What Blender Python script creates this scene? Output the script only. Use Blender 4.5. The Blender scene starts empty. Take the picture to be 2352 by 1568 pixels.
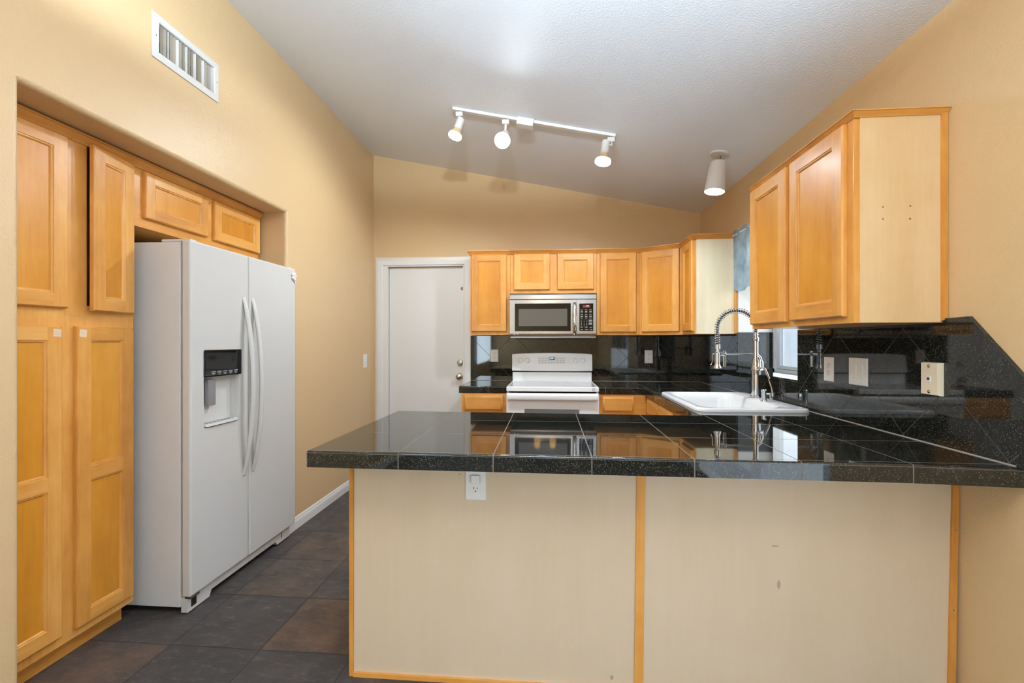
import bpy, bmesh, math, random
from mathutils import Vector, Matrix
random.seed(7)
C = bpy.context.scene.collection
R = math.radians

# ------------------------------------------------------------------ camera, world, light, exposure
XL, XR, YB, YR = -1.75, 1.425, 4.43, -4.6          # left wall, right wall, back wall, rear wall
def ceil_z(x): return 3.158 - 0.2069 * (x + 1.75)

cam_d = bpy.data.cameras.new('camera'); cam = bpy.data.objects.new('camera', cam_d); C.objects.link(cam)
cam.location = (0, 0, 1.295); cam.rotation_euler = (R(90), 0, 0.0812)
cam_d.sensor_width = 36; cam_d.lens = 16.0; cam_d.clip_start = 0.02
bpy.context.scene.camera = cam

vs = bpy.context.scene.view_settings
vs.view_transform = 'Standard'; vs.look = 'None'; vs.gamma = 1; vs.use_curve_mapping = False
vs.exposure = 0.25

world = bpy.data.worlds.new('daylight'); bpy.context.scene.world = world; world.use_nodes = True
bg = world.node_tree.nodes['Background']; bg.inputs[0].default_value = (0.88, 0.94, 1.0, 1); bg.inputs[1].default_value = 1.6

def lamp(name, kind, loc, energy, col=(1, 1, 1), **k):
    d = bpy.data.lights.new(name, kind); o = bpy.data.objects.new(name, d); C.objects.link(o)
    o.location = loc; d.energy = energy; d.color = col
    for a, b in k.items():
        if a == 'rot': o.rotation_euler = b
        else: setattr(d, a, b)
    return o
# daylight entering by the patio door in the rear wall, the side window of the dining end and the sink window
lamp('patio_daylight', 'AREA', (XR - 0.02, -0.55, 0.60), 18, (0.74, 0.88, 1), shape='RECTANGLE', size=2.1, size_y=1.1, rot=(R(90), 0, R(90)))
lamp('side_window_daylight', 'AREA', (XL + 0.05, -3.1, 1.43), 115, (0.72, 0.87, 1), shape='RECTANGLE', size=2.5, size_y=1.35, rot=(R(90), 0, R(-90)))
lamp('sink_window_daylight', 'AREA', (1.66, 3.13, 1.56), 2.6, (0.86, 0.94, 1), shape='RECTANGLE', size=0.8, size_y=0.95, rot=(R(90), 0, R(90)))

# ------------------------------------------------------------------ materials
def lin(c):
    f = lambda v: (v / 255 / 12.92) if v / 255 <= 0.04045 else ((v / 255 + 0.055) / 1.055) ** 2.4
    return (f(c[0]), f(c[1]), f(c[2]), 1)
class NT:
    def __init__(s, name):
        s.m = bpy.data.materials.new(name); s.m.use_nodes = True; s.t = s.m.node_tree
        s.b = s.t.nodes['Principled BSDF']
    def n(s, typ, **k):
        x = s.t.nodes.new(typ)
        for a, b in k.items():
            if a.startswith('i_'): 
                key = a[2:]; x.inputs[int(key) if key.isdigit() else key].default_value = b
            else: setattr(x, a, b)
        return x
    def l(s, a, b): s.t.links.new(a, b)
    def math(s, op, a, b=0.0, c=None):
        x = s.n('ShaderNodeMath', operation=op)
        for i, v in enumerate((a, b, c)):
            if v is None: continue
            if hasattr(v, 'is_output'): s.l(v, x.inputs[i])
            else: x.inputs[i].default_value = v
        return x.outputs[0]
    def mix(s, fac, a, b):
        x = s.n('ShaderNodeMix', data_type='RGBA')
        for i, v in ((0, fac), (6, a), (7, b)):
            if hasattr(v, 'is_output'): s.l(v, x.inputs[i])
            else: x.inputs[i].default_value = v
        return x.outputs[2]
    def bump(s, h, strength, dist):
        x = s.n('ShaderNodeBump'); x.inputs['Strength'].default_value = strength; x.inputs['Distance'].default_value = dist
        s.l(h, x.inputs['Height']); s.l(x.outputs[0], s.b.inputs['Normal'])
    def base(s, v):
        if hasattr(v, 'is_output'): s.l(v, s.b.inputs['Base Color'])
        else: s.b.inputs['Base Color'].default_value = v
    def noise(s, vec, scale, detail=3, rough=0.5):
        x = s.n('ShaderNodeTexNoise'); x.inputs['Scale'].default_value = scale; x.inputs['Detail'].default_value = detail
        x.inputs['Roughness'].default_value = rough; s.l(vec, x.inputs['Vector']); return x.outputs['Fac']
    def ramp(s, fac, *stops):
        x = s.n('ShaderNodeValToRGB'); r = x.color_ramp
        while len(r.elements) < len(stops): r.elements.new(0.5)
        for e, (p, c) in zip(r.elements, stops): e.position = p; e.color = c
        s.l(fac, x.inputs[0]); return x.outputs[0]
    def grid(s, a, period, off, width):
        f = s.math('FRACT', s.math('DIVIDE', s.math('SUBTRACT', a, off), period))
        d = s.math('MULTIPLY', s.math('MINIMUM', f, s.math('SUBTRACT', 1.0, f)), period)
        return s.math('LESS_THAN', d, width / 2)
    def pos(s): return s.n('ShaderNodeNewGeometry').outputs['Position']
    def xyz(s, v):
        x = s.n('ShaderNodeSeparateXYZ'); s.l(v, x.inputs[0]); return x.outputs

def plain(name, col, rough=0.5, metal=0.0, bump=None, emit=None, estr=0.0, coat=0.0, spec=0.5):
    k = NT(name); k.base(lin(col)); k.b.inputs['Roughness'].default_value = rough; k.b.inputs['Metallic'].default_value = metal
    k.b.inputs['Specular IOR Level'].default_value = spec
    if coat: k.b.inputs['Coat Weight'].default_value = coat; k.b.inputs['Coat Roughness'].default_value = 0.08
    # a faint uneven tone keeps every surface from being perfectly flat
    nz = k.noise(k.pos(), 9.0, 3)
    k.base(k.mix(k.math('MULTIPLY', nz, 0.06), lin(col), lin(tuple(v * 0.8 for v in col))))
    if bump: k.bump(k.noise(k.pos(), bump[0], 2), bump[1], bump[2])
    if emit: k.b.inputs['Emission Color'].default_value = lin(emit); k.b.inputs['Emission Strength'].default_value = estr
    return k.m

def paint(name, col, rough, b):
    k = NT(name); p = k.pos()
    k.base(k.mix(k.math('MULTIPLY', k.noise(p, 2.2, 3), 0.25), lin(col), lin(tuple(v * 0.93 for v in col))))
    k.b.inputs['Roughness'].default_value = rough; k.b.inputs['Specular IOR Level'].default_value = 0.4
    h = k.math('ADD', k.noise(p, 150, 2), k.math('MULTIPLY', k.noise(p, 75, 2), 0.7))
    k.bump(h, b, 0.003); return k.m

def wood(name, light, mid, dark, horiz=None, rough=0.38):
    k = NT(name); tc = k.n('ShaderNodeTexCoord').outputs['Object']
    rnd = k.n('ShaderNodeObjectInfo').outputs['Random']
    mp = k.n('ShaderNodeMapping'); k.l(tc, mp.inputs['Vector'])
    sc = {None: (9, 9, 0.8), 'x': (0.8, 9, 9), 'y': (9, 0.8, 9)}[horiz]; mp.inputs['Scale'].default_value = sc
    cx = k.n('ShaderNodeCombineXYZ')
    for i in range(3): k.l(k.math('MULTIPLY', rnd, 7.0 + 3 * i), cx.inputs[i])
    k.l(cx.outputs[0], mp.inputs['Location'])
    v = mp.outputs[0]
    big = k.noise(v, 0.9, 4, 0.55); fine = k.noise(v, 9.0, 4, 0.6)
    vm = k.n('ShaderNodeMapping'); k.l(tc, vm.inputs['Vector']); k.l(cx.outputs[0], vm.inputs['Location'])
    blot = k.noise(vm.outputs[0], 5.0, 3, 0.6)
    f = k.math('ADD', k.math('MULTIPLY', big, 0.55), k.math('ADD', k.math('MULTIPLY', fine, 0.20), k.math('MULTIPLY', blot, 0.33)))
    f = k.math('ADD', f, k.math('MULTIPLY', k.math('SUBTRACT', rnd, 0.5), 0.1))
    k.base(k.ramp(f, (0.38, lin(light)), (0.55, lin(mid)), (0.76, lin(dark))))
    k.b.inputs['Roughness'].default_value = rough
    k.b.inputs['Specular IOR Level'].default_value = 0.38; k.b.inputs['Coat Weight'].default_value = 0.08; k.b.inputs['Coat Roughness'].default_value = 0.2
    k.bump(fine, 0.06, 0.001); return k.m

def granite_color(k, p):
    vo = k.n('ShaderNodeTexVoronoi', feature='F1'); vo.inputs['Scale'].default_value = 430; k.l(p, vo.inputs['Vector'])
    rc = k.xyz(vo.outputs['Color'])
    clump = k.noise(p, 55, 3, 0.6)
    f = k.math('MULTIPLY', k.math('GREATER_THAN', k.math('ADD', rc[0], k.math('MULTIPLY', clump, 0.5)), 1.12), rc[1])
    col = k.mix(f, lin((15, 16, 15)), lin((92, 93, 83)))
    return k.mix(k.math('MULTIPLY', k.noise(p, 22, 3), 0.35), col, lin((44, 44, 38)))
def granite(name, mode, rough=0.035):
    k = NT(name); p = k.pos(); x, y, z = k.xyz(p); col = granite_color(k, p)
    g = None
    if mode == 'top':
        g = k.math('MAXIMUM', k.grid(x, 0.3275, 0.1405, 0.0035), k.grid(y, 0.3225, 1.851, 0.0035)); gc = lin((94, 88, 79))
        seam = k.math('MULTIPLY', k.math('LESS_THAN', k.math('ABSOLUTE', k.math('SUBTRACT', z, 0.9075)), 0.0012), 1.0)
        g = k.math('MAXIMUM', g, k.math('MULTIPLY', seam, 0.5))
    elif mode in ('right', 'back'):
        a, D, a0 = (y, 0.4225, 1.944) if mode == 'right' else (x, 0.4345, 0.524)
        s1 = k.math('ADD', a, z); s2 = k.math('SUBTRACT', a, z)
        g = k.math('MAXIMUM', k.grid(s1, D, a0 + 0.923, 0.0042), k.grid(s2, D, a0 - 0.923, 0.0042)); gc = lin((46, 43, 40))
    if g is not None:
        k.base(k.mix(g, col, gc)); k.l(k.math('ADD', k.math('MULTIPLY', g, 0.5), rough), k.b.inputs['Roughness'])
        k.bump(k.math('SUBTRACT', 1.0, g), 0.25, 0.001)
    else:
        k.base(col); k.b.inputs['Roughness'].default_value = rough
    k.b.inputs['IOR'].default_value = 1.55; return k.m

def slate():
    k = NT('slate_tile'); p = k.pos(); x, y, z = k.xyz(p); PX, PY, X0, Y0 = 0.40, 0.3875, -1.21, 1.82
    w = k.noise(p, 5, 2); dx = k.math('MULTIPLY', k.math('SUBTRACT', w, 0.5), 0.012)
    xx = k.math('ADD', x, dx); yy = k.math('ADD', y, dx)
    g = k.math('MAXIMUM', k.grid(xx, PX, X0, 0.0065), k.grid(yy, PY, Y0, 0.0065))
    cell = k.n('ShaderNodeCombineXYZ')
    k.l(k.math('FLOOR', k.math('DIVIDE', k.math('SUBTRACT', x, X0), PX)), cell.inputs[0])
    k.l(k.math('FLOOR', k.math('DIVIDE', k.math('SUBTRACT', y, Y0), PY)), cell.inputs[1])
    wn = k.n('ShaderNodeTexWhiteNoise', noise_dimensions='3D'); k.l(cell.outputs[0], wn.inputs['Vector'])
    tone = k.ramp(wn.outputs['Value'], (0.0, lin((64, 58, 56))), (0.45, lin((76, 67, 62))), (0.75, lin((86, 74, 65))), (1.0, lin((104, 80, 62))))
    cs = k.xyz(cell.outputs[0])
    for cx_, cy_, amt in ((0, 0, 0.8), (-2, -1, 0.45)):
        hit = k.math('MULTIPLY', k.math('COMPARE', cs[0], float(cx_), 0.1), k.math('COMPARE', cs[1], float(cy_), 0.1))
        tone = k.mix(k.math('MULTIPLY', hit, amt), tone, lin((112, 82, 58)))
    cl = k.noise(p, 6, 6, 0.65); rust = k.noise(p, 2.3, 5, 0.6)
    tone = k.mix(k.ramp(cl, (0.35, (0, 0, 0, 1)), (0.7, (0.75, 0.75, 0.75, 1))), tone, lin((48, 47, 46)))
    tone = k.mix(k.ramp(rust, (0.54, (0, 0, 0, 1)), (0.78, (0.6, 0.6, 0.6, 1))), tone, lin((128, 88, 58)))
    k.base(k.mix(g, tone, lin((34, 31, 29))))
    mp = k.n('ShaderNodeMapping'); k.l(p, mp.inputs['Vector']); mp.inputs['Scale'].default_value = (1, 2.6, 1); mp.inputs['Rotation'].default_value = (0, 0, 0.5)
    cleft = k.noise(mp.outputs[0], 14, 9, 0.75); tone = k.mix(k.ramp(cleft, (0.52, (0, 0, 0, 1)), (0.68, (0.5, 0.5, 0.5, 1))), tone, lin((128, 116, 104)))
    k.base(k.mix(g, tone, lin((34, 31, 29))))
    h = k.math('ADD', cleft, k.math('MULTIPLY', g, -0.5))
    k.bump(h, 0.8, 0.014)
    k.l(k.math('ADD', k.math('MULTIPLY', cl, 0.35), 0.3), k.b.inputs['Roughness']); return k.m

def brushed(name, col, axis, rough=0.3):
    k = NT(name); mp = k.n('ShaderNodeMapping'); k.l(k.pos(), mp.inputs['Vector'])
    mp.inputs['Scale'].default_value = {'x': (2, 400, 400), 'z': (400, 400, 2)}[axis]
    nz = k.noise(mp.outputs[0], 1.0, 3)
    k.base(k.mix(k.math('MULTIPLY', nz, 0.25), lin(col), lin(tuple(v * 0.75 for v in col))))
    k.b.inputs['Metallic'].default_value = 1; k.l(k.math('ADD', k.math('MULTIPLY', nz, 0.12), rough - 0.06), k.b.inputs['Roughness'])
    k.b.inputs['Anisotropic'].default_value = 0.7; k.b.inputs['Anisotropic Rotation'].default_value = 0.25; return k.m

def glassy(name, tint, mixf, rough=0.02):
    k = NT(name); t = k.t; out = [n for n in t.nodes if n.type == 'OUTPUT_MATERIAL'][0]
    tr = k.n('ShaderNodeBsdfTransparent'); tr.inputs[0].default_value = lin(tint)
    gl = k.n('ShaderNodeBsdfGlossy'); gl.inputs['Roughness'].default_value = rough
    mx = k.n('ShaderNodeMixShader'); mx.inputs[0].default_value = mixf
    nz = k.noise(k.pos(), 6.0, 2); k.l(k.math('MULTIPLY', nz, mixf * 2), mx.inputs[0])
    k.l(tr.outputs[0], mx.inputs[1]); k.l(gl.outputs[0], mx.inputs[2]); k.l(mx.outputs[0], out.inputs[0]); return k.m

M = {}
M['wall'] = paint('tan_wall_paint', (213, 181, 136), 0.42, 0.3)
M['ceiling'] = paint('white_ceiling_paint', (230, 235, 242), 0.5, 0.3)
M['white_paint'] = plain('white_trim_paint', (226, 224, 220), 0.35)
M['door_paint'] = plain('white_door_paint', (222, 220, 216), 0.4)
WL, WM, WD = (226, 167, 90), (212, 147, 68), (180, 114, 46)
M['wood'] = wood('maple_upright_grain', WL, WM, WD)
M['wood_x'] = wood('maple_grain_across', WL, WM, WD, 'x'); M['wood_y'] = wood('maple_grain_along', WL, WM, WD, 'y')
M['panel'] = wood('maple_panel', (218, 152, 58), (205, 135, 40), (184, 114, 28))
M['veneer'] = wood('pale_veneer', (224, 194, 148), (218, 184, 134), (208, 172, 120), rough=0.4)
M['cream'] = wood('cream_veneer', (213, 194, 168), (210, 190, 162), (206, 185, 156), rough=0.45)
M['pale'] = wood('whitish_veneer', (226, 215, 186), (220, 207, 176), (212, 196, 164), rough=0.45)
M['bare'] = plain('bare_wood', (222, 196, 164), 0.7)
M['black_gap'] = plain('dark_cavity', (14, 12, 10), 0.9)
M['granite'] = granite('black_granite', None); M['granite_top'] = granite('black_granite_tiles', 'top')
M['granite_back'] = granite('black_granite_diagonal_tiles', 'back'); M['granite_right'] = granite('black_granite_diamond_tiles', 'right')
M['slate'] = slate()
M['appliance'] = plain('white_enamel', (204, 202, 197), 0.28, bump=(260, 0.05, 0.001))
M['range'] = plain('range_enamel', (238, 238, 237), 0.22); M['case'] = plain('white_textured_steel', (210, 210, 208), 0.42, bump=(320, 0.12, 0.001))
M['gasket'] = plain('grey_gasket', (120, 118, 114), 0.7)
M['plastic'] = plain('white_plastic', (228, 226, 222), 0.35); M['ivory'] = plain('ivory_plastic', (232, 218, 190), 0.38)
M['slot'] = plain('slot_black', (24, 22, 20), 0.6)
M['mw_black'] = plain('smoked_black', (14, 13, 12), 0.03, spec=0.4); M['gloss_black'] = plain('gloss_black', (12, 12, 13), 0.06); M['matte_black'] = plain('matte_black', (18, 17, 16), 0.6)
M['steel'] = brushed('brushed_steel', (176, 174, 172), 'x', 0.24); M['chrome'] = plain('chrome', (206, 208, 210), 0.1, 1.0)
M['nickel'] = plain('satin_nickel', (196, 186, 172), 0.22, 1.0); M['aluminium'] = plain('window_aluminium', (206, 210, 214), 0.38, 0.1)
M['screen'] = plain('oven_screen', (92, 87, 82), 0.04); M['cooktop'] = plain('pale_ceramic_glass', (190, 190, 192), 0.08)
M['oven_glass'] = plain('oven_window_glass', (110, 112, 114), 0.08)
M['enamel'] = plain('sink_enamel', (226, 226, 226), 0.14); M['legend'] = plain('legend_grey', (190, 192, 194), 0.5)
M['legend_dark'] = plain('legend_dark', (120, 122, 126), 0.5)
M['hose'] = plain('dark_hose', (70, 76, 86), 0.35, 0.4); M['paddle'] = plain('grey_paddle', (158, 160, 164), 0.25, 0.5)
M['red_led'] = plain('red_display', (90, 10, 22), 0.3, emit=(160, 40, 64), estr=0.22)
M['pink_led'] = plain('led_digits', (240, 150, 170), 0.4, emit=(255, 170, 190), estr=0.5)
M['blue_led'] = plain('clock_digits', (170, 220, 230), 0.4, emit=(180, 225, 240), estr=0.9)
M['bulb'] = plain('lit_bulb', (255, 250, 240), 0.4, emit=(255, 246, 232), estr=6.0)
M['bulb_neck'] = plain('bulb_neck', (220, 192, 140), 0.35)
M['warm_bulb'] = plain('warm_bulb', (255, 214, 150), 0.4, emit=(255, 196, 112), estr=22.0)
M['fixture'] = plain('white_fixture', (220, 217, 212), 0.4)
M['fabric'] = None
k = NT('blue_grey_cloth'); p = k.pos()
k.base(k.ramp(k.noise(p, 14, 5), (0.3, lin((112, 130, 142))), (0.7, lin((156, 172, 180))))); k.b.inputs['Roughness'].default_value = 0.9
k.bump(k.noise(p, 420, 2), 0.3, 0.001); M['fabric'] = k.m
M['pane'] = glassy('window_glass', (236, 242, 246), 0.06)
M['scuff_grey'] = plain('scuff_grey', (170, 154, 134), 0.6); M['scuff'] = plain('scuff_brown', (150, 104, 70), 0.7); M['stain'] = plain('ceiling_smudge', (128, 124, 120), 0.8)
M['render_coat'] = plain('pale_stucco', (206, 208, 212), 0.9, bump=(60, 0.4, 0.004))
M['vent_white'] = plain('register_enamel', (208, 203, 197), 0.4); M['vent_dust'] = plain('dusty_vane', (160, 147, 128), 0.6)

# ------------------------------------------------------------------ mesh helpers
class MB:
    def __init__(s): s.b = bmesh.new(); s.mi = 0
    def face(s, vs):
        try: f = s.b.faces.new(vs)
        except ValueError: return None
        f.material_index = s.mi; f.smooth = True; return f
    def v(s, p): return s.b.verts.new(p)
    def quad(s, *p): return s.face([s.v(q) for q in p])
    def box(s, x0, x1, y0, y1, z0, z1, bev=0.0, seg=2, mat=None):
        x0, x1 = sorted((x0, x1)); y0, y1 = sorted((y0, y1)); z0, z1 = sorted((z0, z1))
        vv = [s.v((x, y, z)) for x in (x0, x1) for y in (y0, y1) for z in (z0, z1)]
        if mat is not None:
            for q in vv: q.co = mat @ q.co
        fs = [s.face([vv[i] for i in f]) for f in ((0, 1, 3, 2), (4, 6, 7, 5), (0, 4, 5, 1), (2, 3, 7, 6), (0, 2, 6, 4), (1, 5, 7, 3))]
        if bev:
            es = list({e for f in fs for e in f.edges})
            r = bmesh.ops.bevel(s.b, geom=es, offset=bev, segments=seg, affect='EDGES', profile=0.5)
            for f in r['faces']: f.smooth = True; f.material_index = s.mi
        return s
    def loft(s, rings, caps=(True, True), closed=True):
        rr = [[s.v(p) for p in r] for r in rings]; n = len(rr[0])
        for a, b in zip(rr, rr[1:]):
            for i in range(n if closed else n - 1):
                s.face([a[i], a[(i + 1) % n], b[(i + 1) % n], b[i]])
        if caps[0] and closed: s.face(rr[0][::-1])
        if caps[1] and closed: s.face(rr[-1])
        return s
    def lathe(s, prof, o, ax=(0, 0, 1), n=24, caps=(True, True)):
        ax = Vector(ax).normalized(); u = ax.orthogonal().normalized(); w = ax.cross(u); o = Vector(o)
        return s.loft([[o + ax * h + (u * math.cos(2 * math.pi * i / n) + w * math.sin(2 * math.pi * i / n)) * r for i in range(n)] for r, h in prof], caps)
    def cyl(s, p0, p1, r, r1=None, n=20):
        p0 = Vector(p0); p1 = Vector(p1); d = p1 - p0
        return s.lathe([(r, 0), (r if r1 is None else r1, d.length)], p0, d, n)
    def tube(s, pts, r, n=10, caps=(True, True), flat=1.0, up=None):
        pts = [Vector(p) for p in pts]; rings = []; prev = None
        rs = r if isinstance(r, (list, tuple)) else [r] * len(pts)
        for i, p in enumerate(pts):
            d = (pts[min(i + 1, len(pts) - 1)] - pts[max(i - 1, 0)]).normalized()
            if prev is None: u = Vector(up).cross(d).normalized() if up else d.orthogonal().normalized()
            else: u = (prev - d * prev.dot(d)).normalized()
            prev = u; w = d.cross(u)
            rings.append([p + (u * math.cos(2 * math.pi * j / n) + w * flat * math.sin(2 * math.pi * j / n)) * rs[i] for j in range(n)])
        return s.loft(rings, caps)
    def prism(s, poly, fn, a, b):
        A = [s.v(fn(p[0], p[1], a)) for p in poly]; B = [s.v(fn(p[0], p[1], b)) for p in poly]; n = len(poly)
        s.face(A[::-1]); s.face(B)
        for i in range(n): s.face([A[i], A[(i + 1) % n], B[(i + 1) % n], B[i]])
        return s
    def sweep(s, prof, path, side=1):
        # profile (out, z) carried along a horizontal path with mitred corners
        P = [Vector((p[0], p[1])) for p in path]; rings = []
        for i, p in enumerate(P):
            ds = []
            if i > 0: ds.append((P[i] - P[i - 1]).normalized())
            if i < len(P) - 1: ds.append((P[i + 1] - P[i]).normalized())
            ns = [Vector((d.y, -d.x)) * side for d in ds]
            m = ns[0] if len(ns) == 1 else (ns[0] + ns[1]).normalized()
            kf = 1.0 if len(ns) == 1 else 1 / max(0.3, m.dot(ns[0]))
            rings.append([(p.x + m.x * o * kf, p.y + m.y * o * kf, z) for o, z in prof])
        return s.loft(rings)
    def screw(s, p, n, r=0.003): s.lathe([(r, 0), (r, 0.0012), (r * 0.6, 0.0018)], p, n, 10); return s

def obj(name, mb, mats, parent=None, sharp=35):
    bmesh.ops.recalc_face_normals(mb.b, faces=mb.b.faces[:])
    me = bpy.data.meshes.new(name)
    if parent is not None:
        off = parent['_o']; bmesh.ops.translate(mb.b, verts=mb.b.verts[:], vec=-Vector(off))
    mb.b.to_mesh(me); mb.b.free()
    for m in (mats if isinstance(mats, (list, tuple)) else [mats]): me.materials.append(m)
    me.set_sharp_from_angle(angle=R(sharp))
    o = bpy.data.objects.new(name, me); C.objects.link(o)
    if parent is not None: o.parent = parent; o['_o'] = parent['_o']
    else: o['_o'] = (0.0, 0.0, 0.0)
    return o
def thing(name, loc, label, cat, group=None):
    o = bpy.data.objects.new(name, None); C.objects.link(o); o.location = loc; o.empty_display_size = 0.1
    o['_o'] = tuple(float(v) for v in loc); tag(o, label, cat, group); return o
def tag(o, label, cat, group=None):
    o['label'] = label; o['category'] = cat
    if group: o['group'] = group
    return o
def struct(name, mb, mats, parent=None, sharp=35, label=None):
    o = obj(name, mb, mats, parent, sharp); 
    if parent is None: o['kind'] = 'structure'
    return o
def cut(o, *boxes):
    # subtract boxes from a mesh for good (no helper object stays behind)
    for bx in boxes:
        m = MB(); m.box(*bx[:6], bev=bx[6] if len(bx) > 6 else 0)
        me = bpy.data.meshes.new('c'); bmesh.ops.recalc_face_normals(m.b, faces=m.b.faces[:]); m.b.to_mesh(me); m.b.free()
        c = bpy.data.objects.new('c', me); C.objects.link(c)
        if o.parent: c.location = -Vector(o.parent['_o']); c.matrix_world = Matrix.Translation(Vector((0, 0, 0)))
        bpy.context.view_layer.update()
        md = o.modifiers.new('b', 'BOOLEAN'); md.object = c; md.operation = 'DIFFERENCE'; md.solver = 'EXACT'
        dg = bpy.context.evaluated_depsgraph_get(); n = bpy.data.meshes.new_from_object(o.evaluated_get(dg))
        o.modifiers.clear(); old = o.data; nm = old.name; o.data = n; bpy.data.meshes.remove(old); n.name = nm
        bpy.data.objects.remove(c); bpy.data.meshes.remove(me)
    o.data.set_sharp_from_angle(angle=R(35))

# a flat basis on a vertical face: point(u along, z up, h outward)
class Basis:
    def __init__(s, o, u): s.o = Vector((o[0], o[1], 0)); s.u = Vector((u[0], u[1], 0)).normalized(); s.n = None
    def set(s, n): s.n = Vector((n[0], n[1], 0)).normalized(); return s
    def __call__(s, u, z, h): return s.o + s.u * u + s.n * h + Vector((0, 0, z))
FACE_PX = lambda x: Basis((x, 0), (0, 1)).set((1, 0))     # face looking +X, u = world Y
FACE_MX = lambda x: Basis((x, 0), (0, 1)).set((-1, 0))    # face looking -X, u = world Y
FACE_MY = lambda y: Basis((0, y), (1, 0)).set((0, -1))    # face looking -Y, u = world X

def cabinet_door(parent, B, u0, u1, z0, z1, hm, w=0.055, rails=(), t=0.02, name='door', label=None):
    m = MB(); e = 0.005
    def ring(i, h): return [B(u0 + i, z0 + i, h), B(u1 - i, z0 + i, h), B(u1 - i, z1 - i, h), B(u0 + i, z1 - i, h)]
    m.loft([ring(0.001, 0), ring(0, 0.001), ring(0, t - 0.008), ring(0.0015, t - 0.003), ring(e, t)], caps=(True, False))
    a, b, c, d = u0 + e, u1 - e, z0 + e, z1 - e
    ai, bi, ci, di = u0 + w, u1 - w, z0 + w, z1 - w
    q = lambda x0, x1, y0, y1: m.quad(B(x0, y0, t), B(x1, y0, t), B(x1, y1, t), B(x0, y1, t))
    q(a, ai, c, d); q(bi, b, c, d); m.mi = 1; q(ai, bi, c, ci); q(ai, bi, di, d)
    zs = [ci] + [v for r in rails for v in (r - w / 2, r + w / 2)] + [di]
    for r in rails: q(ai, bi, r - w / 2, r + w / 2)
    m.mi = 0; opens = [(zs[i], zs[i + 1]) for i in range(0, len(zs), 2)]
    for y0, y1 in opens:
        def rg(i, h): return [B(ai + i, y0 + i, h), B(bi - i, y0 + i, h), B(bi - i, y1 - i, h), B(ai + i, y1 - i, h)]
        m.loft([rg(0, t), rg(0.002, t - 0.003), rg(0.005, t - 0.003), rg(0.008, t - 0.005), rg(0.011, t - 0.010), rg(0.013, t - 0.0105)], caps=(False, False))
    d_ = obj(name, m, [M['wood'], hm], parent)
    if label: d_['label'] = label
    for y0, y1 in opens:
        m = MB(); i = 0.009
        m.loft([[B(ai + i, y0 + i, h), B(bi - i, y0 + i, h), B(bi - i, y1 - i, h), B(ai + i, y1 - i, h)] for h in (t - 0.015, t - 0.0095)])
        obj('door_panel', m, M['panel'], d_)
    return d_
def drawer_front(parent, B, u0, u1, z0, z1, hm, t=0.02):
    m = MB()
    def ring(i, h): return [B(u0 + i, z0 + i, h), B(u1 - i, z0 + i, h), B(u1 - i, z1 - i, h), B(u0 + i, z1 - i, h)]
    m.loft([ring(0.001, 0), ring(0, 0.001), ring(0, t - 0.012), ring(0.004, t - 0.008), ring(0.010, t - 0.006), ring(0.014, t - 0.001), ring(0.017, t)])
    return obj('drawer_front', m, hm, parent)
CROWN = lambda z: [(0, z - 0.006), (0.006, z - 0.006), (0.008, z), (0.016, z + 0.008), (0.024, z + 0.018), (0.026, z + 0.022), (0.032, z + 0.024), (0.032, z + 0.03), (0, z + 0.03)]
def crown(parent, path, z, side=1, k=1.0): return obj('crown_moulding', MB().sweep([(a * k, z + (b - z) * k) for a, b in CROWN(z)], path, side), M['wood_x'], parent, 30)

# ------------------------------------------------------------------ room shell
m = MB(); m.box(XL - 2.0, XR + 0.5, YR - 0.2, YB + 0.2, -0.1, 0.0); struct('floor', m, M['slate'])
m = MB(); P = [(XL - 1.0, ceil_z(XL - 1.0)), (XR + 0.4, ceil_z(XR + 0.4)), (XR + 0.4, ceil_z(XR + 0.4) + 0.1), (XL - 1.0, ceil_z(XL - 1.0) + 0.1)]
m.prism(P, lambda a, b, h: (a, h, b), YR - 0.2, YB + 0.2); struct('ceiling', m, M['ceiling'])
AY0, AY1, AZ = 1.376, 2.914, 2.158                    # the alcove of the pantry and refrigerator
WY0, WY1, WZ0, WZ1 = -4.4, -1.75, 0.75, 2.1           # dining side window in the left wall
T = ceil_z(XL) + 0.01
def left_wall(name, lo, hi):
    # one rounded opening, built whole and sliced into near wall, header and far wall
    m = MB()
    m.prism([(YR, 0), (AY0, 0), (AY0, AZ), (AY1, AZ), (AY1, 0), (YB + 0.12, 0), (YB + 0.12, T), (YR, T)], lambda a, b, h: (h, a, b), XL, XL - 0.13)
    es = [e for e in m.b.edges if all(abs(v.co.x - XL) < 1e-4 for v in e.verts) and all(AY0 - 1e-3 <= v.co.y <= AY1 + 1e-3 for v in e.verts) and not all(abs(v.co.z) < 1e-4 for v in e.verts)
          and all(v.co.z < AZ + 1e-3 for v in e.verts)]
    bmesh.ops.recalc_face_normals(m.b, faces=m.b.faces[:])
    bmesh.ops.bevel(m.b, geom=es, offset=0.022, segments=5, affect='EDGES', profile=0.5)
    for y, n in ((lo, -1), (hi, 1)):
        if y is None: continue
        r = bmesh.ops.bisect_plane(m.b, geom=m.b.verts[:] + m.b.edges[:] + m.b.faces[:], dist=1e-5, plane_co=(0, y, 0), plane_no=(0, n, 0), clear_outer=True)
        bmesh.ops.holes_fill(m.b, edges=[e for e in r['geom_cut'] if isinstance(e, bmesh.types.BMEdge)], sides=0)
    return struct(name, m, M['wall'])
cut(left_wall('wall_left_near', None, AY0 + 1e-4), (XL - 1, XL + 0.1, WY0, WY1, WZ0, WZ1))
cut(left_wall('wall_left_header', AY0 + 1e-4, AY1 - 1e-4), (XL - 0.11, XL + 0.05, 1.905, 2.244, 2.588, 2.727))
left_wall('wall_left', AY1 - 1e-4, None)
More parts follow.
